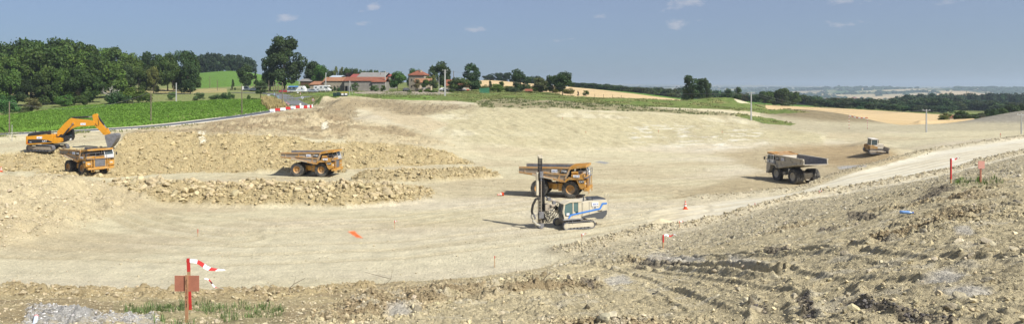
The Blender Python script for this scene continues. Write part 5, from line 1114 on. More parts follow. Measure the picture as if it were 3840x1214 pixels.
    # boom arm reaching to the mast
    ar = MB().tube([(1.2, -.55, 1.5), (1.9, -.6, 2.05), (2.75, -.5, 1.95)], .2, 8).tube([(1.2, -.55, 2.35), (2.1, -.5, 2.62), (2.75, -.45, 2.75)], .11, 8); ar.box(2.45, 2.95, -.85, -.15, 1.7, 2.3).build('arm', BARE, D)
    cyl('arm_cylinder', (1.0, -.55, 2.2), (2.7, -.5, 2.95), .09, CREAM, D, .6); cyl('swing_cylinder', (1.3, -.2, 1.3), (2.6, -.2, 1.9), .08, CREAM, D, .6)
    MB().box(2.0, 2.3, -.1, .2, 2.35, 2.6).box(2.5, 2.8, -.1, .15, 2.7, 3.0).build('valve_block', STEEL, D)
    # mast
    mx_ = 3.35; ma = MB()
    for dx, dy in ((-.13, -.7), (.13, -.7), (-.13, -.42), (.13, -.42)): ma.box(mx_+dx-.035, mx_+dx+.035, dy-.035, dy+.035, .12, 6.75)
    for k in range(22):
        z = .4+k*.3; ma.box(mx_-.13, mx_+.13, -.72, -.69, z, z+.04); ma.box(mx_-.13, mx_+.13, -.43, -.40, z, z+.04)
        ma.tube([(mx_+.13*(1 if k % 2 else -1), -.41, z), (mx_-.13*(1 if k % 2 else -1), -.41, z+.3)], .015, 4)
    mast = ma.build('mast', BLACK, D)
    MB().tube([(mx_-.02, -.32, .3), (mx_-.02, -.32, 5.2)], .05, 8).tube([(mx_+.22, -.5, .5), (mx_+.22, -.5, 4.9)], .045, 8).build('drill_rod', BARE, mast)
    MB().box(mx_-.18, mx_+.18, -.78, -.30, 6.75, 6.92).lathe([(0, -.04), (.12, -.04), (.12, .04), (0, .04)], 12, (mx_-.1, -.55, 6.98), 'y').lathe([(0, -.04), (.12, -.04), (.12, .04), (0, .04)], 12, (mx_+.14, -.55, 6.98), 'y').build('mast_head', CREAM, mast)
    MB().box(mx_-.16, mx_+.16, -.40, -.12, 4.9, 5.5).tube([(mx_, -.3, 4.9), (mx_, -.3, 4.6)], .09, 8).build('rotary_head', STEEL, mast)
    MB().box(mx_+.2, mx_+.42, -.62, -.38, 3.2, 5.4).build('side_box', CREAM, mast)
    MB().box(mx_-.34, mx_-.26, -.6, -.5, .5, 4.6).tube([(mx_-.3, -.4, .5), (mx_-.3, -.4, 4.8)], .055, 8).tube([(mx_-.42, -.45, 1.6), (mx_-.42, -.45, 4.6)], .04, 8).build('dust_pipe', BLACK, mast)
    MB().box(mx_-.28, mx_+.28, -.85, -.2, .10, .45).lathe([(0, 0), (.2, 0), (.16, .3), (0, .3)], 12, (mx_, -.3, .02)).box(mx_-.22, mx_+.25, -.4, -.1, 1.0, 1.6).build('drill_foot', STEEL, mast)
    def arc(p0, p1, sag, dy=0, n=9):
        p0 = Vector(p0); p1 = Vector(p1); return [p0.lerp(p1, k/n)+Vector((0, dy*math.sin(math.pi*k/n), -sag*math.sin(math.pi*k/n))) for k in range(n+1)]
    r_ = random.Random(9)
    for k in range(15):
        a = (mx_-.25+r_.uniform(-.1, .05), -.35+r_.uniform(-.2, .3), r_.uniform(1.2, 2.7)); b = (2.0+r_.uniform(-.5, .7), -.3+r_.uniform(-.3, .5), r_.uniform(1.2, 2.4))
        MB().tube(arc(a, b, r_.uniform(.35, 1.15)), .028, 6).build('hydraulic_hose', HOSE, D)
    big_ = [Vector((mx_+.15, -.35, 2.95)), Vector((mx_+.55, -.3, 2.85)), Vector((mx_+.85, -.3, 2.3)), Vector((mx_+.95, -.3, 1.7)), Vector((mx_+.88, -.3, 1.45))]
    MB().tube(big_, .12, 10).build('dust_hose', HOSE, D)
    MB().tube([(mx_+.93, -.3, 1.4), (mx_+.95, -.3, 1.1), (mx_+.8, -.3, .75), (mx_+.5, -.3, .42), (mx_+.1, -.3, .3)], .13, 10).build('suction_hose', mat("pale_hose", (.42, .40, .34), .8), D)
    MB().prism([(mx_+.55, 1.05), (mx_+.75, 1.5), (mx_+.9, 1.55), (mx_+.62, .9)], -.42, -.2).tube([(mx_+.1, -.35, 1.35), (mx_+.8, -.35, 1.35)], .035, 6).build('hose_bracket', STEEL, D)
    return D
rig = drill_rig()
def operator(loc, yaw):
    """seated figure in a red jacket: one skinned body"""
    J = dict(pelvis=((0, 0, .12), .15), waist=((.02, 0, .30), .135), chest=((.05, 0, .50), .165), neckb=((.05, 0, .64), .075), head=((.08, 0, .74), .08), crown_=((.08, 0, .88), .085),
             ls=((.05, .19, .57), .065), le=((.20, .26, .36), .05), lh=((.42, .20, .34), .04), rs=((.05, -.19, .57), .065), re=((.20, -.26, .36), .05), rh=((.42, -.2, .34), .04),
             lk=((.45, .12, .16), .085), lf=((.50, .12, -.22), .055), rk=((.45, -.12, .16), .085), rf=((.50, -.12, -.22), .055), lt=((.65, .12, -.25), .045), rt_=((.65, -.12, -.25), .045))
    E_ = [('pelvis', 'waist'), ('waist', 'chest'), ('chest', 'neckb'), ('neckb', 'head'), ('head', 'crown_'), ('chest', 'ls'), ('ls', 'le'), ('le', 'lh'), ('chest', 'rs'), ('rs', 're'), ('re', 'rh'), ('pelvis', 'lk'), ('lk', 'lf'), ('lf', 'lt'), ('pelvis', 'rk'), ('rk', 'rf'), ('rf', 'rt_')]
    ks = list(J); vs = [J[k][0] for k in ks]; rr = [J[k][1] for k in ks]; es = [(ks.index(a), ks.index(b)) for a, b in E_]
    for sy, hk in ((1, 'lh'), (-1, 'rh')):                               # four fingers and a thumb each, closed round the levers
        hx, hy, hz = J[hk][0]
        for q, (dy, l) in enumerate(((-.03, .045), (-.01, .055), (.01, .05), (.03, .04))):
            n0 = len(vs); vs += [(hx+.04, hy+dy, hz), (hx+.04+l, hy+dy, hz-.015), (hx+.035+l, hy+dy, hz-.045)]; rr += [.010, .009, .008]; es += [(ks.index(hk), n0), (n0, n0+1), (n0+1, n0+2)]
        n0 = len(vs); vs += [(hx+.01, hy-sy*.045, hz+.01), (hx+.045, hy-sy*.055, hz-.01)]; rr += [.011, .009]; es += [(ks.index(hk), n0), (n0, n0+1)]
    me = bpy.data.meshes.new('person'); me.from_pydata(vs, es, []); o = bpy.data.objects.new('person', me); COL.objects.link(o)
    sk = o.modifiers.new('skin', 'SKIN'); sd = me.skin_vertices[0].data
    for i, r_ in enumerate(rr): sd[i].radius = (r_, r_)
    sd[0].use_root = True
    su = o.modifiers.new('sub', 'SUBSURF'); su.levels = 1; su.render_levels = 1
    dg = bpy.context.evaluated_depsgraph_get(); me2 = bpy.data.meshes.new_from_object(o.evaluated_get(dg)); o.modifiers.clear(); o.data = me2
    me2.materials.clear(); me2.materials.append(HIVIS); me2.materials.append(SKIN); me2.materials.append(DGREY)
    for p in me2.polygons:
        c = p.center; p.use_smooth = True; p.material_index = 1 if (c.z > .66 or (c.x > .38 and c.z > .28)) else (2 if c.z < .2 else 0)
    o.location = loc; o.rotation_euler = (0, 0, yaw); tag(o, 'person in a red jacket seated at the levers inside the drill rig cab', 'person')
    h = MB().sphere((.06, 0, .86), .1, 10, (1.05, .95, .75)).build('hair', mat("hair", (.04, .03, .02), .8), o); f = MB().sphere((.175, 0, .79), .016, 6).build('nose', SKIN, o)
    e_ = MB().sphere((.158, .035, .82), .013, 6).sphere((.158, -.035, .82), .013, 6).build('eyes', INK, o); mo = MB().box(.155, .168, -.025, .025, .745, .752).build('mouth', mat("lips", (.3, .1, .08), .6), o)
    return o
Mrig = Matrix.Translation(rig.location)@Matrix.Rotation(R(200), 4, 'Z'); operator(Mrig@Vector((.28, .55, 1.5)), R(200))

# ------------------------------------------------------------------ bulldozer
def dozer():
    B = empty('bulldozer', hit(3276, 578, 100)+Vector((0, 0, .25)), 0, 'small bulldozer with white cab pushing a heap of soil', 'bulldozer', scale=.86); B.rotation_euler = (R(6), R(2), R(4))
    YD = mat("dozer_yellow", (.36, .21, .07), .8, dust=.5)
    for y in (-.95, .95): track_unit(B, 3.2, .48, .55, y, BARE, pads=34)
    MB().box(-1.3, 1.5, -.6, .6, .5, 1.15).box(.2, 1.7, -.5, .5, 1.1, 1.85).build('engine_housing', WHITISH, B, .05)
    MB().prism([(-1.5, .9), (-1.5, 1.55), (-.9, 1.7), (.1, 1.45), (.1, .95)], -1.15, -.62).prism([(-1.5, .9), (-1.5, 1.55), (-.9, 1.7), (.1, 1.45), (.1, .95)], .62, 1.15).box(-1.6, -.9, -.62, .62, .8, 1.6).build('fender', YD, B, .05)
    c = MB().box(-1.1, .25, -.7, .7, 1.3, 1.65).box(-1.15, .32, -.75, .75, 2.75, 2.92)
    for x in (-1.1, .15):
        for y in (-.7, .6): c.box(x, x+.1, y, y+.1, 1.65, 2.75)
    cb = c.build('cab', mat('dusty_white', (.62, .60, .55), .7, dust=.45), B, .03); MB().box(-1.06, .2, -.66, .66, 1.66, 2.74).build('window', GLASS, cb)
    MB().tube([(.9, .2, 1.8), (.9, .2, 2.5), (.98, .2, 2.6)], .05, 8).build('exhaust', BLACK, B)
    bl = [(2.25, .1), (2.1, .35), (2.05, .7), (2.15, 1.1), (2.3, 1.3), (2.36, 1.28), (2.24, 1.05), (2.16, .7), (2.2, .4), (2.32, .12)]
    MB().prism(bl, -1.65, 1.65).build('blade', BARE, B)
    for y in (-1.3, 1.3): MB().tube([(0, y, .5), (2.1, y*.95, .4)], .09, 8).build('push_arm', BARE, B)
    for y in (-.4, .4): cyl('lift_cylinder', (1.3, y, 1.7), (2.1, y, .9), .07, BLACK, B, .6)
dozer()
# ------------------------------------------------------------------ asphalt lane with its pale verge
def lane(name, pts, wd, m, h=.12, kind='structure'):
    dense, zs = pts if isinstance(pts, tuple) else (smooth_line(pts), None)
    if zs is None: zs = [gz(*p) for p in dense]; zs = [sum(zs[max(0, i-4):i+5])/len(zs[max(0, i-4):i+5]) for i in range(len(zs))]
    vs = []; fs = []
    for i, p in enumerate(dense):
        t = (dense[min(i+1, len(dense)-1)]-dense[max(i-1, 0)]).normalized(); n = Vector((-t.y, t.x))
        z = zs[i]+h
        for o_, dz in ((-.5, -.4), (-.5, 0), (-.2, .03), (.2, .03), (.5, 0), (.5, -.4)): q = p+n*wd*o_; vs.append((q.x, q.y, z+dz))
    for i in range(len(dense)-1):
        for k in range(5): fs.append((i*6+k, i*6+k+1, (i+1)*6+k+1, (i+1)*6+k))
    o = MB().add(vs, fs).build(name, m); o['kind'] = kind; return o
ASPH = mat("asphalt", (.105, .115, .13), .9, var=.15, vscale=.6, bump=.01, bscale=12)
ASPH2 = mat("old_asphalt", (.155, .16, .165), .9, var=.15, vscale=.5, bump=.01, bscale=12)
VERGE = mat("chalk_gravel", (.62, .58, .48), .95, var=.15, vscale=1.2, bump=.05, bscale=5)
R1 = [(-420, 144.5), (0, 147), (450, 157), (700, 167), (950, 185.5), (1050, 194), (1125, 201)]
lane('gravel_verge', [(a, b+3.3) for a, b in R1], 3.2, VERGE, .07); lane('gravel_verge', [(a, b-2.6) for a, b in R1[:-1]], 1.2, VERGE, .06)
lane('lane', LPATH[0], 3.8, ASPH, .12)
lane('lane', LPATH[1], 5.6, ASPH2, .10)
lane('lane', LPATH[2], 3.2, ASPH2, .05)
# ------------------------------------------------------------------ buildings
TILE = mat("terracotta_tiles", (.235, .088, .052), .9, var=.25, vscale=.9, bump=.05, bscale=5, dust=.2, dustcol=(.40, .28, .15), dscale=.9)
TILE_OLD = mat("mossy_tiles", (.30, .145, .08), .9, var=.35, vscale=1.2, bump=.05, bscale=5, dust=.35, dustcol=(.45, .36, .22), dscale=2)
FIBRE = mat("fibre_cement_roof", (.24, .23, .215), .9, var=.18, vscale=.6, bump=.04, bscale=3); REDSHEET = mat("red_sheet_roof", (.30, .075, .06), .7, var=.12); BLUESHEET = mat("pale_blue_roof", (.42, .48, .52), .6)
STONE = mat("rubble_stone_wall", (.30, .265, .20), .95, var=.3, vscale=2.2, bump=.06, bscale=4); RENDER_G = mat("grey_render", (.24, .225, .195), .95, var=.22, vscale=.7, bump=.02); RENDER_P = mat("pale_render", (.50, .43, .32), .95, var=.12, vscale=.8)
DARKW = mat("dark_opening", (.03, .028, .025), .8); SHUT = mat("dark_wood_door", (.12, .07, .045), .8); GREENF = mat("green_sheet", (.05, .20, .115), .6, var=.1)
def house(name, label, px0, px1, Y, depth, eave, ridge, base, wm, rm, hip=0, rot=0, over=.35, wins=(), doors=(), chim=None, cat='building', mono=False):
    """x along the front, y into depth; rows give the heights"""
    pc = (px0+px1)/2; g = at(pc, Y); W = (px1-px0)/F*Y; z0 = min(zrow(base, Y), g.z)-.3
    o = empty(name, (g.x, Y, z0), rot, label, cat); he = zrow(eave, Y)-z0; hr = zrow(ridge, Y+depth/2)-z0; hr = max(hr, he+.5); w2 = W/2
    MB().box(-w2, w2, 0, depth, 0, he).build('wall', wm, o)
    if not hip and not mono:
        for sx in (-1, 1): MB().prism([(0.02, he), (depth-.02, he), (depth/2, hr-.1)], sx*w2-.1-(.1 if sx < 0 else -0.0)*0, sx*w2+.1*(-1 if sx > 0 else 1), 'x').build('gable', wm, o)
    t = .14; k = over
    sl = (hr-he)/(depth/2)
    if mono: rf = MB().prism([(-k, he-.05), (depth+k, hr), (depth+k, hr+t), (-k, he-.05+t)], -w2-k, w2+k, 'x')
    elif hip:
        hx = w2*hip; ez = he-k*sl; v = [(-w2-k, -k, ez), (w2+k, -k, ez), (w2+k, depth+k, ez), (-w2-k, depth+k, ez), (-w2+hx, depth/2, hr), (w2-hx, depth/2, hr)]
        v += [(x, y, z+t) for x, y, z in v]; rf = MB().add(v, [(0, 1, 5, 4)[::-1], (2, 3, 4, 5)[::-1], (1, 2, 5)[::-1], (3, 0, 4)[::-1], (6, 7, 11, 10), (8, 9, 10, 11), (7, 8, 11), (9, 6, 10), (0, 1, 7, 6), (1, 2, 8, 7), (2, 3, 9, 8), (3, 0, 6, 9)])
    else: rf = MB().prism([(-k, he-k*sl), (depth/2, hr), (depth+k, he-k*sl), (depth+k, he-k*sl+t), (depth/2, hr+t), (-k, he-k*sl+t)], -w2-k, w2+k, 'x')
    roof = rf.build('roof', rm, o)
    for (fx, fz, ww, hh, m_) in wins:
        f = MB().box(-w2+fx*W-ww/2-.09, -w2+fx*W+ww/2+.09, -.05, -.003, fz*he-hh/2-.09, fz*he+hh/2+.09).build('window', RENDER_P if m_ is DARKW else WHITE, o)
        MB().box(-w2+fx*W-ww/2, -w2+fx*W+ww/2, -.07, -.052, fz*he-hh/2, fz*he+hh/2).build('pane', m_, f)
    for (fx, ww, hh, m_) in doors: MB().box(-w2+fx*W-ww/2, -w2+fx*W+ww/2, -.06, -.003, 0.2, hh).build('door', m_, o)
    if chim: cx_, cy_, ch = chim; MB().box(cx_*w2-.35, cx_*w2+.35, cy_*depth-.3, cy_*depth+.3, he, hr+ch).box(cx_*w2-.42, cx_*w2+.42, cy_*depth-.37, cy_*depth+.37, hr+ch, hr+ch+.12).build('chimney', RENDER_P, roof)
    return o
house('barn', 'stone barn with mossy orange tiled roof and two small square windows', 1214, 1290, 292, 9, 304, 291, 334, STONE, TILE_OLD, wins=((.52, .5, .55, .6, DARKW), (.70, .5, .5, .6, DARKW)), chim=(.75, .5, .1))
house('barn', 'low lean-to end of the stone barn behind the parked caravans', 1162, 1213, 292.5, 7, 318, 306, 336, STONE, TILE_OLD, mono=True)
house('barn', 'long grey barn with even terracotta roof and open dark doorway', 1291, 1394, 288, 11, 303.5, 290, 330, RENDER_G, TILE, doors=((.07, 1.1, 2.3, DARKW), (.13, 1.4, 2.2, STEEL)), over=.4)
house('barn', 'lower right section of the long grey barn behind the bush', 1396, 1443, 287.5, 10, 307, 290.5, 330, RENDER_G, TILE, over=.4)
house('farm_shed', 'wide shed with grey fibre cement roof rising behind the long barn', 1340, 1440, 325, 22, 290, 273, 320, WHITE, FIBRE)
house('farm_shed', 'small shed with dull red roof left of the grey-roofed shed', 1316, 1346, 335, 12, 289, 279, 315, RENDER_G, REDSHEET)
house('farm_shed', 'low shed with pale blue roof behind the mossy barn roof', 1236, 1274, 335, 14, 291, 284, 315, WHITE, BLUESHEET)
house('farm_shed', 'red roofed shed half hidden right of the grey-roofed shed', 1456, 1474, 335, 12, 287, 279, 315, RENDER_G, REDSHEET)
house('farm_shed', 'old dark shed with grey roof under the big round tree', 1126, 1166, 312, 10, 305, 297, 332, SHUT, FIBRE)
house('stone_house', 'two-storey square stone house with hipped tile roof and chimney', 1531, 1592, 294, 6.0, 281, 266.5, 331, STONE, TILE, hip=.75, rot=R(-14), wins=((.2, .7, .6, .9, DARKW), (.2, .3, .6, .9, DARKW), (.75, .7, .5, .8, DARKW)), chim=(.35, .35, .25))
house('stone_house', 'low pale annex with tiled gable in front of the stone house', 1556, 1615, 286, 5.5, 309, 296, 334, RENDER_P, TILE_OLD, wins=((.58, .5, 1.2, .9, WHITE), (.16, .5, .6, .9, SHUT)))
house('bungalow', 'pinkish bungalow with terracotta roof behind the yellowish tree', 1672, 1764, 292, 9, 322, 300, 352, RENDER_P, TILE, wins=((.75, .55, .9, 1.1, WHITE), (.45, .55, .9, 1.1, SHUT)), doors=((.90, .9, 2.0, RED),), chim=(.45, .5, .3))
house('garden_shed', 'little shed with red tiled roof at the end of the hedge', 1972, 1994, 285, 3, 341, 335, 356, DARKW, TILE, cat='shed')
house('bungalow', 'distant house with red roof between the dark trees right of the wheat', 3562, 3586, 300, 7, 440, 431, 455, RENDER_P, TILE)
rh = random.Random(4)
for px, Y, w_, py, lb in ((3278, 1050, 30, 381, 'long distant ochre house with flat orange roof among valley trees'), (3132, 1150, 34, 374, 'distant farm with broad reddish roof in the valley'), (3098, 1250, 18, 371, 'small distant red-roofed house left of the reddish farm'), (3360, 1200, 26, 384, 'distant white walled building below the bushy trees'),
                          (3140, 2300, 20, 352, 'tiny pale house on the far plain'), (3205, 2600, 14, 350, 'tiny white house far beyond the reddish farm'), (3430, 3000, 16, 341, 'tiny bright house under the far wooded ridge'), (3480, 2600, 14, 349, 'tiny red-roofed house left of the striped wheat hill'), (2405, 2600, 14, 338, 'tiny pale farm house above the maize strip')):
    g = at(px, Y); b = HZ+(CAM-g.z)*F/Y; house('farmhouse', lb, px-w_/2, px+w_/2, Y, w_/F*Y*.5, b-5.2*F/Y, b-8.5*F/Y, b, RENDER_P, TILE, over=.6, cat='house')
# green sheet fence, wire fences
g0 = at(1798, 262); fb = empty('sheet_fence', g0, 0, 'short green corrugated sheet fence at the garden corner', 'fence')
m = MB(); n = 9
for k in range(n): x = k*.4; m.box(x, x+.32, 0, .03, 0, 1.75+.03*k)
m.build('sheet', GREENF, fb); MB().box(0, 3.6, .04, .08, 1.5, 1.6).build('rail', GREENF, fb)
def wire_fence(label, pts, step, h=1.15):
    ws = [at(*p) for p in pts]; o = empty('wire_fence', ws[0], 0, label, 'fence'); path = []
    for a, b in zip(ws, ws[1:]):
        n = max(1, int((b-a).length/step)); path += [a.lerp(b, k/n) for k in range(n)]
    path.append(ws[-1]); path = [Vector((p.x, p.y, gz(p.x, p.y))) for p in path]
    for p in path: q = p-ws[0]; MB().tube([q+Vector((0, 0, -.2)), q+Vector((rh.uniform(-.05, .05), 0, h))], .07, 5).build('post', WOODP, o)
    for zz in (.5, h-.1): MB().tube([p-ws[0]+Vector((0, 0, zz)) for p in path], .012, 3).build('wire', STEEL, o)
wire_fence('rustic wire fence on wooden posts at the top of the crop field', [(150, 236), (240, 240), (330, 243), (400, 246)], 3.5)
wire_fence('low post fence along the lower edge of the pale wheat field', [(2140, 268), (2230, 270), (2330, 272)], 3.0)
# ------------------------------------------------------------------ poles and overhead lines
PTOP = {}
def pole(px, top, base, m_, label, Y=None, r=.14, arm=0, grp=None, square=False):
    if Y is None: p = hit(px, base)
    else: p = at(px, Y)
    h = zrow(top, p.y)-p.z; o = empty('utility_pole', p, 0, label, 'utility pole', grp)
    if square: MB().prism([(-r, -.3), (r, -.3), (r*.6, h), (-r*.6, h)], -r*.8, r*.8).build('shaft', m_, o)
    else: MB().tube([(0, 0, -.3), (0, 0, h)], r, 8, r*.7).build('shaft', m_, o)
    if arm:
        a = MB()
        for k in range(arm): a.box(-.9+.25*k, .9-.25*k, -.05, .05, h-.25-k*.75, h-.13-k*.75)
        c = a.build('crossarm', m_, o)
        for x in (-.8, 0, .8): MB().lathe([(0, 0), (.06, .02), (.06, .16), (0, .18)], 8, (x, 0, h-.12)).build('insulator', SIGN_W, c)
    PTOP[px] = Vector((p.x, p.y, p.z+h-.1)); return o
for a in ((907, 316, 429, WOODP, 'tall grey wooden pole at the near edge of the crop field'), (1059, 309, 402, WOODP, 'wooden pole nearest the red and white barriers'), (1043, 310, 375, WOODP, 'wooden pole carrying the round signs by the lane'),
          (1034, 309, 369, WOODP, 'wooden pole just left of the round signs'), (1026, 308, 352, WOODP, 'farther wooden pole by the lane bend'), (1008, 302, 352, WOODP, 'farthest left wooden pole in the lane row'), (1067, 301, 339, WOODP, 'wooden pole in front of the big domed tree'),
          (787, 286, 332, WOODP, 'thin pole on the slope left of the lane in the pasture'), (815, 299, 339, WOODP, 'leaning thin pole near the blue sack in the pasture'), (950, 300, 330, WOODP, 'thin pole before the dark conifers'), (35, 381, 498, WOODP, 'brown wooden pole at the left edge of the field'),
          (566, 344, 454, WOODP, 'dark wooden pole standing in the crop field above the lane'), (581, 308, 341, WOODP, 'distant wooden pole in the dry pasture before the wood'), (1427, 267, 292, WOODP, 'dark pole rising behind the red barn roof'), (1701, 266, 302, WOODP, 'dark pole right of the concrete pylon')):
    pole(*a, Y=({1427: 330, 1701: 300}.get(a[0])))
for a in ((144, 329, 378, 'white concrete pole standing before the left wood'), (12, 335, 356, 'grey pole half hidden above the left edge tree'), (661, 311, 382, 'slim white pole beside the lone bright tree'), (1122, 273, 339, 'white concrete pole in front of the long camper'),
          (1222, 273, 344, 'white concrete pole in front of the alcove camper'), (1445, 265, 342, 'white concrete pole at the right end of the barns')): pole(a[0], a[1], a[2], CONC, a[3], square=True, r=.17)
pole(1669, 262, 360, CONC, 'heavy pale concrete pylon with crossarms by the garden', square=True, r=.30, arm=2)
pole(1646, 290, 358, CONC, 'thin grey post left of the concrete pylon', r=.10)
pole(2817, 346, 451, CONC, 'grey concrete pole at the edge of the pale cut slope', square=True, r=.17, arm=1)
pole(3474, 411, 496, CONC, 'grey concrete pole on the bare ground before the wheat', square=True, r=.15, arm=1)
pole(3830, 428, 503, CONC, 'slim grey pole at the right edge before the spoil heap', r=.14, arm=1)
pole(1311, 303, 357, CONC, 'upright grey post of the strutted pair near the bins', r=.09)
p = hit(1322, 356); MB().tube([(0, 0, -.2), (-.9, .2, 4.6)], .08, 7, .06).build('post_strut', CONC, None, loc=p); tag(bpy.data.objects['post_strut'], 'leaning grey strut propping the post near the bins', 'post')
def line(a, b, sag, label, dx=0, dz=0):
    p, q = PTOP[a] if isinstance(a, int) else a, PTOP[b] if isinstance(b, int) else b
    pts = [p.lerp(q, k/16)+Vector((dx, 0, dz-sag*4*(k/16)*(1-k/16))) for k in range(17)]
    o = MB().tube(pts, .02, 4).build('power_line', STEEL); tag(o, label, 'power line')
line(2817, 3474, 2.2, 'sagging power line from the cut slope pole to the wheat pole, outer wire', .8); line(2817, 3474, 2.6, 'sagging power line from the cut slope pole to the wheat pole, inner wire', -.8)
line(3474, 3830, .8, 'power line between the wheat pole and the right edge pole'); line(1669, 2817, 3.0, 'long faint power line from the garden pylon to the cut slope pole', .6)
line(1445, 1427, .3, 'short cable from the white barn pole to the dark pole'); line(1669, 1701, .4, 'cable from the concrete pylon to the dark pole'); line(907, 566, 1.2, 'power line between the two wooden poles of the crop field')
line(907, 1059, .8, 'power line from the field pole towards the lane poles'); line(566, 35, 2.5, 'power line running over the crop field to the left edge pole')
# ------------------------------------------------------------------ parked vehicles by the farm
def small_wheel(o, x, y, r=.32, w_=.2):
    e_ = MB().lathe([(r*.55, -w_/2), (r*.95, -w_/2), (r, -w_*.3), (r, w_*.3), (r*.95, w_/2), (r*.55, w_/2)], 18, (x, y, r), 'y').build('wheel', RUBBER, o)
    MB().lathe([(.001, -w_*.45), (r*.58, -w_*.45), (r*.58, w_*.45), (.001, w_*.45)], 14, (x, y, r), 'y').build('rim', STEEL, e_)
def camper(label, px, Y, L_, h, yaw, stripe, kind='motorhome', alcove=False, awning=False, caravan=False):
    o = empty(kind, ground_loc(px, Y), yaw, label, 'motorhome' if not caravan else 'caravan')
    x1 = L_/2; prof = [(-x1, .45), (-x1, h-.15), (-x1+.15, h), (x1-.3 if caravan else (x1-.7), h), (x1, 1.5 if not caravan else h-.4), (x1, .45)]
    if alcove: prof = [(-x1, .45), (-x1, h-.15), (-x1+.15, h), (x1-.7, h), (x1-.25, h-.25), (x1-.35, 2.05), (x1-1.3, 1.95), (x1-.55, 1.2), (x1, 1.05), (x1, .45)]
    b = MB().prism(prof, -1.1, 1.1).build('body', WHITE, o, .04)
    w_ = MB()
    for x in (-x1+1.0, -x1+2.6): w_.box(x-.45, x+.45, -1.125, -1.10, 1.5, 2.0)
    if not caravan: MB().prism([(x1-1.5, 1.35), (x1-1.5, 1.95), (x1-1.15, 1.95), (x1-.75, 1.35)], -1.125, -1.10).build('window', GLASS, b)
    w_.build('window', GLASS, b); MB().box(-.1, .5, -1.12, -1.10, .6, 2.2).build('door', SIGN_W, b)
    MB().box(-x1+.2, x1-.3, -1.115, -1.10, .95, 1.08).build('stripe', stripe, b)
    if awning: MB().prism([(-1.12, 2.55), (-1.9, 2.3), (-1.9, 2.26), (-1.12, 2.48)], -x1+.7, x1-2.4, 'x').build('awning', BLUE, o)
    for x in ((-x1+1.3, x1-1.1) if not caravan else (0,)):
        for y in (-1.0, 1.0): small_wheel(o, x, y, .34)
    return o
BLUES = mat("decal_grey_blue", (.10, .25, .42), .5)
camper('long white motorhome with a blue awning standing by the lane', 1114, 279, 6.9, 2.55, R(-4), BLUES, awning=True)
camper('white alcove motorhome parked at the stone barn', 1219, 284, 4.4, 2.5, R(-8), DGREY, alcove=True)
camper('plain white caravan parked left of the alcove motorhome', 1193, 286, 2.9, 2.4, R(-6), BLUES, 'caravan', caravan=True)
def car(label, px, Y, m_, yaw, van=False):
    o = empty('parked_car' if not van else 'parked_van', ground_loc(px, Y), yaw, label, 'car' if not van else 'van')
    bt = 1.9 if van else 1.42
    b = MB().prism([(-2.0, .35), (-2.05, .75), (-1.9, .92), (-1.1, .98), (.95, .98), (1.9, .82), (2.05, .6), (2.0, .35)], -.82, .82).prism([(-1.95 if van else -1.5, .95), (-1.8 if van else -1.0, bt), (.35, bt), (1.05, .95)], -.72, .72).build('body', m_, o, .06)
    MB().prism([(-1.3, 1.0), (-.95, bt-.1), (.3, bt-.1), (.85, 1.0)], -.735, .735).build('window', GLASS, b)
    for x in (-1.25, 1.25):
        for y in (-.75, .75): small_wheel(o, x, y, .31)
    for y in (-.6, .6): MB().box(2.0, 2.06, y-.15, y+.15, .6, .72).build('headlight', LAMPG, o)
    return o
car('white estate car parked right of the long motorhome', 1160, 281, WHITE, R(15)); car('silver grey car close beside the white estate car', 1172, 278, mat("silver_paint", (.45, .48, .52), .35, .4), R(170))
car('red car half behind the motorhome near the lane poles', 1066, 284, mat('car_red', (.30, .025, .03), .4), R(20)); car('white van on the pasture track left of the young lane tree', 926, 318, WHITE, R(5), True); car('small white car beyond the lane bend', 952, 312, WHITE, R(0))
car('dark car parked in front of the stone house', 1524, 284, DGREY, R(80)); car('white car showing beside the concrete pylon', 1664, 284, WHITE, R(60))
# bins
for k, (px, lid, bodym, lb) in enumerate(((1256, DGREY, mat("bin_dark_green", (.02, .05, .04), .5), 'leftmost dark green wheeled bin of the row'), (1270, DGREY, mat("bin_dark_green2", (.02, .05, .045), .5), 'second dark green wheeled bin, next to the grey ones'), (1285, mat("lid_yellow", (.75, .58, .04), .5), mat("bin_grey", (.16, .18, .19), .5), 'grey wheeled bin with yellow lid in the middle of the row'), (1298, mat("lid_yellow2", (.75, .58, .04), .5), mat("bin_grey2", (.16, .18, .19), .5), 'grey wheeled bin with yellow lid at the right end of the row'))):
    o = empty('wheeled_bin', hit(px, 363), R(2*k), lb, 'bin'); b = MB().prism([(-.45, .12), (.45, .12), (.56, 1.0), (-.56, 1.0)], -.38, .42).build('body', bodym, o, .03)
    MB().prism([(-.60, 1.0), (.60, 1.0), (.58, 1.08), (0, 1.16), (-.58, 1.08)], -.44, .48).build('lid', lid, o)
    if k > 1: MB().box(-.3, .3, -.40, -.385, .35, .75).build('label', SIGN_W, b)
    for x in (-.4, .4): MB().lathe([(.001, -.03), (.09, -.03), (.09, .03), (.001, .03)], 10, (x, -.3, .09), 'y').build('wheel', BLACK, o)
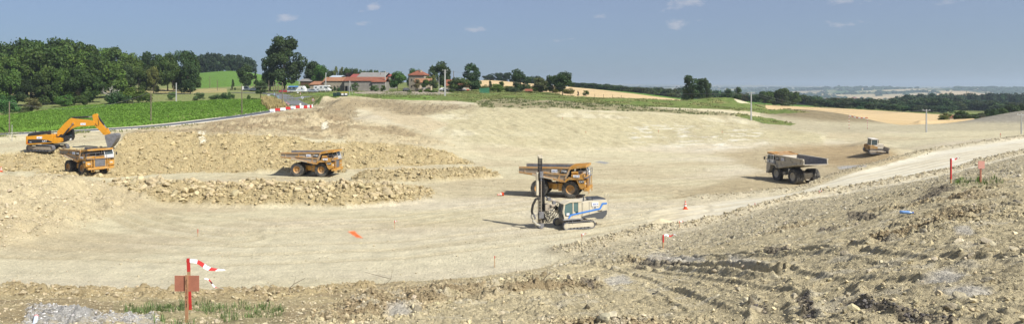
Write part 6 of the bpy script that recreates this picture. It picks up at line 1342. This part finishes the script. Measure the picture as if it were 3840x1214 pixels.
# ------------------------------------------------------------------ barriers, delineators, signs
bx = [(1022, 420.5, 0, 19), (1041, 417.5, 1, 19), (1061, 415, 0, 20), (1080, 411.5, 1, 18), (1100, 409, 0, 17), (1116, 407, 1, 16), (1132, 406.5, 0, 14), (1146, 406, 1, 13), (1157, 405.5, 0, 10), (1165, 405, 1, 7), (1171, 404.5, 0, 6)]
names_b = ['first', 'second', 'third', 'fourth', 'fifth', 'sixth', 'seventh', 'eighth', 'ninth', 'tenth', 'eleventh']
BR = mat("barrier_red", (.52, .04, .035), .55, dust=.2); BWm = mat("barrier_white", (.74, .74, .72), .45, dust=.12)
for k, (px, py, c, wp) in enumerate(bx):
    p = hit(px, py+1, 100); L_ = wp*p.y/F
    o = empty('water_barrier', p, math.atan2(-(bx[min(k+1, 10)][1]-bx[max(k-1, 0)][1])*1.2, bx[min(k+1, 10)][0]-bx[max(k-1, 0)][0])*.6, ('red' if c else 'white')+' plastic barrier, '+names_b[k]+' from the left across the lane end', 'barrier', 'red and white barriers closing the lane')
    b = MB().prism([(-.28, 0), (.28, 0), (.28, .2), (.14, .42), (.10, .82), (-.10, .82), (-.14, .42), (-.28, .2)], -L_/2+.03, L_/2-.03, 'x').build('body', BR if c else BWm, o, .04)
    MB().box(-L_*.18, L_*.18, -.292, -.283, .02, .12).lathe([(.001, 0), (.06, 0), (.06, .05), (.001, .05)], 8, (0, 0, .82)).build('fork_slot', DGREY, b)
p = hit(1126, 404, 100); o = empty('water_barrier', p, 0, 'white barrier module set crosswise and taller behind the barrier row', 'barrier'); MB().prism([(-.3, 0), (.3, 0), (.3, .2), (.16, .5), (.12, 1.15), (-.12, 1.15), (-.16, .5), (-.3, .2)], -.45, .45).build('body', BWm, o, .04)
def striped_post(name, label, p, h, r, cat='delineator', n=4):
    o = empty(name, p, 0, label, cat, 'red and white posts along the lane edge' if cat == 'delineator' else None)
    for k in range(n): MB().lathe([(r, h*k/n), (r*.96, h*(k+1)/n)]+([(.001, h)] if k == n-1 else []), 10).build('band', BR if k % 2 == (n-1) % 2 else BWm, o)
    MB().box(-r*1.8, r*1.8, -r*1.8, r*1.8, 0, .05).build('base', BLACK, o)
for px, py, h, lb in ((1073, 391, .75, 'farthest'), (1079, 394, .7, 'second'), (1083, 397.5, .7, 'third'), (1037, 407, .7, 'left outlying'), (1099, 405, .6, 'low reclining')): striped_post('delineator_post', lb+' red and white post beside the lane above the barriers', hit(px, py, 100), h, .11)
def cone(label, p, s=1, tilt=None):
    o = empty('traffic_cone', p, 0, label, 'traffic cone', scale=s); 
    if tilt: o.rotation_euler = tilt; o.location.z += .18*s
    MB().box(-.22, .22, -.22, .22, 0, .04).build('base', mat("cone_orange", (.75, .09, .03), .5), o, .01); CO = bpy.data.materials["cone_orange"]
    for z0, z1, m_ in ((.04, .26, CO), (.26, .40, BWm), (.40, .52, CO), (.52, .62, BWm), (.62, .76, CO)): rr = lambda z: .17-.175*z; MB().lathe([(rr(z0), z0), (rr(z1), z1)]+([(.001, z1)] if z1 > .7 else []), 16).build('cone_band', m_, o)
cone('upright orange and white cone at the start of the haul road', hit(2570, 785), 1.15); cone('fallen orange and white cone on the floor left of the trucks', hit(1886, 733), 1.1, (R(15), R(-92), R(20)))
cone('orange and white cone at the left edge of the quarry floor', hit(4, 645), 1.0); cone('tall striped cone standing behind the fourth barrier', hit(1074, 408, 100), 1.0)
def roundsign(label, px, py, base, r, face, back=False, extra=None):
    p = hit(px, base, 100); z = zrow(py, p.y)-p.z; o = empty('road_sign', p, R(-8), label, 'road sign'); MB().tube([(0, 0, 0), (0, 0, z)], .035, 6).build('post', STEEL, o)
    d = MB().lathe([(.001, -.03), (r, -.03), (r, 0), (.001, 0)], 24, (0, -.04, z), 'y').build('plate', face, o); return o, d, z
o, d, z = roundsign('round white sign with a black diagonal slash by the lane', 1134, 366, 382, .42, SIGN_W); MB().box(-.38, .38, -.01, .01, -.07, .07, Matrix.Translation((0, -.085, z))@Matrix.Rotation(R(-45), 4, 'Y')).build('slash', INK, d)
SB = mat("sign_back", (.30, .40, .46), .5)
o, d, z = roundsign('upper of two round grey sign backs on the lane pole', 1043.5, 362, 376, .42, SB); o, d, z = roundsign('lower of two round grey sign backs on the lane pole', 1044.5, 371.5, 377, .36, SB)
p = hit(1174, 387, 100); z = zrow(374, p.y)-p.z; o = empty('road_sign', p, R(-5), 'triangular white warning sign with red border at the end of the soil lumps', 'road sign'); MB().tube([(0, 0, 0), (0, 0, z)], .035, 6).build('post', STEEL, o)
d = MB().prism([(-.52, z-.3), (.52, z-.3), (0, z+.6)], -.07, -.04).build('border', BR, o); MB().prism([(-.36, z-.22), (.36, z-.22), (0, z+.42)], -.08, -.07).build('plate', SIGN_W, d); MB().prism([(-.07, z-.14), (.07, z-.14), (.12, z+.02), (.0, z+.24), (-.12, z+.02)], -.09, -.08).build('symbol', INK, d)
p = hit(1030, 362, 100); o = empty('road_sign', p, 0, 'small blue rectangular sign among the lane poles', 'road sign'); z = zrow(353, p.y)-p.z; MB().tube([(0, 0, 0), (0, 0, z+.3)], .035, 6).build('post', STEEL, o); MB().box(-.25, .25, -.06, -.04, z-.5, z+.4).build('plate', SB, o)
p = hit(1117, 356, 100); o = empty('road_sign', p, 0, 'low white rectangular sign at the junction grass', 'road sign'); z = zrow(347, p.y)-p.z; MB().tube([(0, 0, 0), (0, 0, z)], .04, 6).build('post', STEEL, o); MB().box(-.3, .3, -.07, -.05, z-.2, z+.2).build('plate', SIGN_W, o)
p = hit(1008, 366, 100); o = empty('road_sign', p, 0, 'white arrow-like board in the grass left of the lane', 'road sign'); MB().tube([(0, 0, 0), (0, 0, .8)], .04, 6).build('post', WOODP, o); MB().prism([(-.5, .65), (.4, .65), (.6, .8), (.4, .95), (-.5, .95)], -.07, -.05).build('plate', SIGN_W, o)
striped_post('marker_post', 'red and white marker post beside the low junction sign', hit(1126, 358, 100), .9, .12, 'marker post')
p = hit(45, 528, 100); o = empty('marker_post', p, 0, 'thin white post by the left end of the lane', 'marker post'); MB().tube([(0, 0, 0), (0, 0, 3.0)], .05, 6).build('post', CONC, o)
# height gate of red and white poles with a banner between
gp = []
for px, top, base, lb in ((3184, 433, 483, 'left'), (3253, 441, 483, 'right')):
    p = hit(px, base, 100); h = zrow(top, p.y)-p.z; gp.append(p+Vector((0, 0, h))); striped_post('gauge_post', lb+' red and white striped pole of the overhead line warning gate', p, h, .05, 'gauge post', 9)
def ribbon(name, pts, wd, label, n=6, parent=None, twist=0, m=(None, None)):
    """plastic tape following pts, alternating red and white lengths with real thickness"""
    pts = [Vector(p) for p in pts]; N_ = len(pts)-1; root = empty(name, (0, 0, 0), 0, label, 'barrier tape') if parent is None else parent
    for k in range(n):
        a, b = k*N_//n, (k+1)*N_//n; mb = MB()
        for q in range(a, b):
            u0 = Vector((math.sin(twist*q/N_)*.6, math.sin(twist*q/N_), math.cos(twist*q/N_)))*wd/2; u1 = Vector((math.sin(twist*(q+1)/N_)*.6, math.sin(twist*(q+1)/N_), math.cos(twist*(q+1)/N_)))*wd/2; t = Vector((0, .002, 0))
            v = [pts[q]-u0-t, pts[q+1]-u1-t, pts[q+1]+u1-t, pts[q]+u0-t, pts[q]-u0+t, pts[q+1]-u1+t, pts[q+1]+u1+t, pts[q]+u0+t]; mb.add(v, [(0, 1, 2, 3), (7, 6, 5, 4), (0, 4, 5, 1), (3, 2, 6, 7), (0, 3, 7, 4), (1, 5, 6, 2)])
        mb.build('tape_length', TAPEW if k % 2 == 0 else BR, root)
    return root
a, b = gp; ribbon('banner_line', [a.lerp(b, k/24)+Vector((0, 0, -.3*math.sin(math.pi*k/24))) for k in range(25)], .18, 'red and white banner strung between the two striped poles', 8)
# ------------------------------------------------------------------ survey stakes
def stake(label, px, base, top, red=.4, tape=None, wd=.05, ymin=3, lean=0):
    p = hit(px, base, ymin); h = (base-top)*p.y/F; o = empty('survey_stake', p, 0, label, 'stake', rot=(0, lean, .3))
    MB().box(-wd/2, wd/2, -wd*.4, wd*.4, -.1, h*(1-red)).build('shaft', STAKE, o); MB().box(-wd/2-.002, wd/2+.002, -wd*.42, wd*.42, h*(1-red), h).build('painted_tip', BR, o)
    if tape: l, dz = tape; ribbon('flag_tape', [(wd/2+l*k/12, .0, h-.06+dz*(k/12)+.05*math.sin(k*.9)*l) for k in range(13)], wd*1.3, None, 3, o, 2.0)
    return o
stake('small stake with red tip on the floor left of the orange mark', 742, 888, 860, .5); stake('small flagged stake on the floor right of the orange mark', 1480, 858, 826, .3, (.35, -.02))
stake('lone stake with red tip above the crest of the near shelf', 1855, 1003, 960, .2); stake('flagged stake on the floor below the drill rig', 2182, 908, 877, .3, (.6, .18))
stake('flagged stake on the floor by the sand heap', 2548, 856, 832, .3, (.6, .05)); stake('thick red stake with wound tape before the sand heap', 2487, 930, 880, .55, (1.1, -.02), .09)
stake('tiny stake with red tip on the haul road berm', 2831, 772, 762, .6); stake('small flagged stake near the berm in front of the dusty truck', 3072, 726, 716, .4, (.5, .05))
stake('red stake with fluttering tape on the right bank', 3566, 686, 596, .85, (.55, .10), .065); stake('tiny stake with red tip beside the far berm on the right', 3752, 517, 500, .4, None, .06, 60)
for px, b_, t_, lb in ((2110, 452, 440, 'left'), (2197, 502, 492, 'second'), (2470, 500, 488, 'third'), (2708, 502, 492, 'right')): stake(lb+' tiny stake standing on the pale cut slope', px, b_, t_, .5, None, .06, 100)
p = hit(3677, 686); o = empty('marker_board', p, R(8), 'small pinkish board on a stake on the right bank', 'marker board'); h = 82*p.y/F; MB().box(-.03, .03, -.03, .03, -.1, h).build('stake', REDW, o); MB().box(-.16, .16, -.055, -.035, h-.34, h+.0).build('board', mat("board_pink", (.55, .28, .22), .8), o)
# the near marker board and its red companion stake
p = at(700, 12.95); sc_ = p.y/F; o = empty('marker_board', p, 0, 'reddish brown plywood board on a wooden stake in the near grass', 'marker board')
hb = zrow(1030, p.y)-p.z; MB().box(-.026, .026, -.012, .012, -.3, hb).build('stake', mat("near_stake_wood", (.40, .22, .12), .8, var=.2, vscale=12), o, .002)
z1, z0 = zrow(1033, p.y)-p.z, zrow(1092, p.y)-p.z; MB().box(-47*sc_, 45*sc_, .014, .026, z0, z1).build('board', REDW, o, .002)
mk = MB()
for s_, zz in (('O', 1113), ('x', 1128), ('4', 1138), ('5', 1146)): text('lettering', s_, .05, INK, o, Matrix.Translation((.0, -.014, zrow(zz, p.y)-p.z))@Rx90, .001)
mk.tube([(-.012, -.014, zrow(1065, p.y)-p.z), (-.016, -.014, zrow(1050, p.y)-p.z), (.0, -.014, zrow(1045, p.y)-p.z), (.014, -.014, zrow(1052, p.y)-p.z)], .0022, 4).tube([(0, -.014, zrow(1050, p.y)-p.z), (0, -.014, zrow(1076, p.y)-p.z)], .0022, 4).tube([(0, -.014, zrow(1082, p.y)-p.z), (0, -.014, zrow(1102, p.y)-p.z)], .0022, 4).build('pen_arrow', INK, o)
p = hit(713, 1162); h = (1162-970)*p.y/F; wd = .062; o = empty('survey_stake', p, 0, 'tall red painted stake with fluttering striped tape behind the brown board', 'stake', rot=(0, R(-2.0), .1))
for a, b, m_ in ((-.2, .36, BR), (.36, .745, STAKE), (.745, 1.0, BR)): MB().box(-wd/2, wd/2, -wd*.35, wd*.35, a*h if a > 0 else a, b*h).build('shaft', m_, o)
MB().box(-wd*.56, wd*.56, -wd*.42, wd*.42, h*.93, h*.965).build('knot', BR, o)
pts = []
for k in range(21): t = k/20; pts.append((wd*.6+t*.72, -.02+.05*math.sin(t*7), h*.955-.30*t+.018*math.sin(t*9)+(.02*(t-.85)*10 if t > .85 else 0)))
ribbon('flag_tape', pts, .085, None, 5, o, 1.6); ribbon('flag_tape', [(p_[0]*.55+.25, p_[1]+.2, p_[2]-.46) for p_ in pts], .03, None, 5, o, 2.5)
# blue bottle, spray can
p = hit(3398, 806); o = empty('plastic_bottle', p+Vector((0, 0, .07)), 0, 'empty blue plastic bottle lying on the churned bank', 'bottle', rot=(R(90), 0, R(72)))
BB = mat("blue_plastic", (.20, .36, .66), .25, spec=.6); s_ = .72; MB().lathe([(.001, -.26*s_), (.07*s_, -.25*s_), (.075*s_, -.1*s_), (.068*s_, -.02*s_), (.075*s_, .06*s_), (.06*s_, .15*s_), (.03*s_, .21*s_), (.025*s_, .25*s_), (.001, .25*s_)], 14).build('body', BB, o, smooth=True); MB().lathe([(.001, .25*s_), (.032*s_, .25*s_), (.032*s_, .29*s_), (.001, .29*s_)], 12).build('cap', mat("cap_blue", (.03, .12, .55), .4), o)
p = hit(133, 1204); o = empty('spray_can', p+Vector((0, 0, .03)), 0, 'white spray can with pink ring lying in the grey chippings', 'spray can', rot=(R(62), 0, R(205)))
MB().lathe([(.001, -.10), (.032, -.10), (.034, -.09), (.034, .08), (.026, .10), (.001, .10)], 18).build('body', mat("can_white", (.62, .70, .78), .35, spec=.6), o, smooth=True); MB().lathe([(.03, .08), (.037, .082), (.037, .10), (.001, .112)], 16).build('cap', mat("can_pink", (.62, .18, .16), .5), o)
# twigs lying on the near crest
for k, (px, py, l, lb) in enumerate(((1080, 1082, .7, 'forked dry twig sticking up on the near crest'), (1440, 1068, .9, 'thin dry stick leaning on the near crest right of the twig'), (2030, 1050, .6, 'dark short stick standing in the near bank'))):
    p = hit(px, py); o = MB().tube([(0, 0, -.05), (.25*l, 0, .2*l), (.7*l*(-1 if k == 1 else 1), .1, .42*l)], .014, 5, .006).tube([(.25*l, 0, .2*l), (.3*l, .1, .5*l)], .008, 4, .004).build('dry_stick', WOODP, None, loc=p); tag(o, lb, 'stick')
# garden rows and soil clumps are part of the ground; the air itself
def haze():
    m_ = bpy.data.materials.new("air_haze"); m_.use_nodes = True; t = m_.node_tree; t.nodes.remove(t.nodes['Principled BSDF']); v = t.nodes.new('ShaderNodeVolumePrincipled')
    v.inputs['Color'].default_value = (.72, .87, 1.0, 1); v.inputs['Density'].default_value = 1.5e-4; v.inputs['Anisotropy'].default_value = .2; t.links.new(v.outputs[0], t.nodes['Material Output'].inputs['Volume'])
    o = MB().box(-16500, 16500, -40, 16800, float(H.min())-1, float(H.max())+22).build('haze', m_); tag(o, 'pale blue summer haze over the whole valley', 'haze', kind='stuff')
haze()
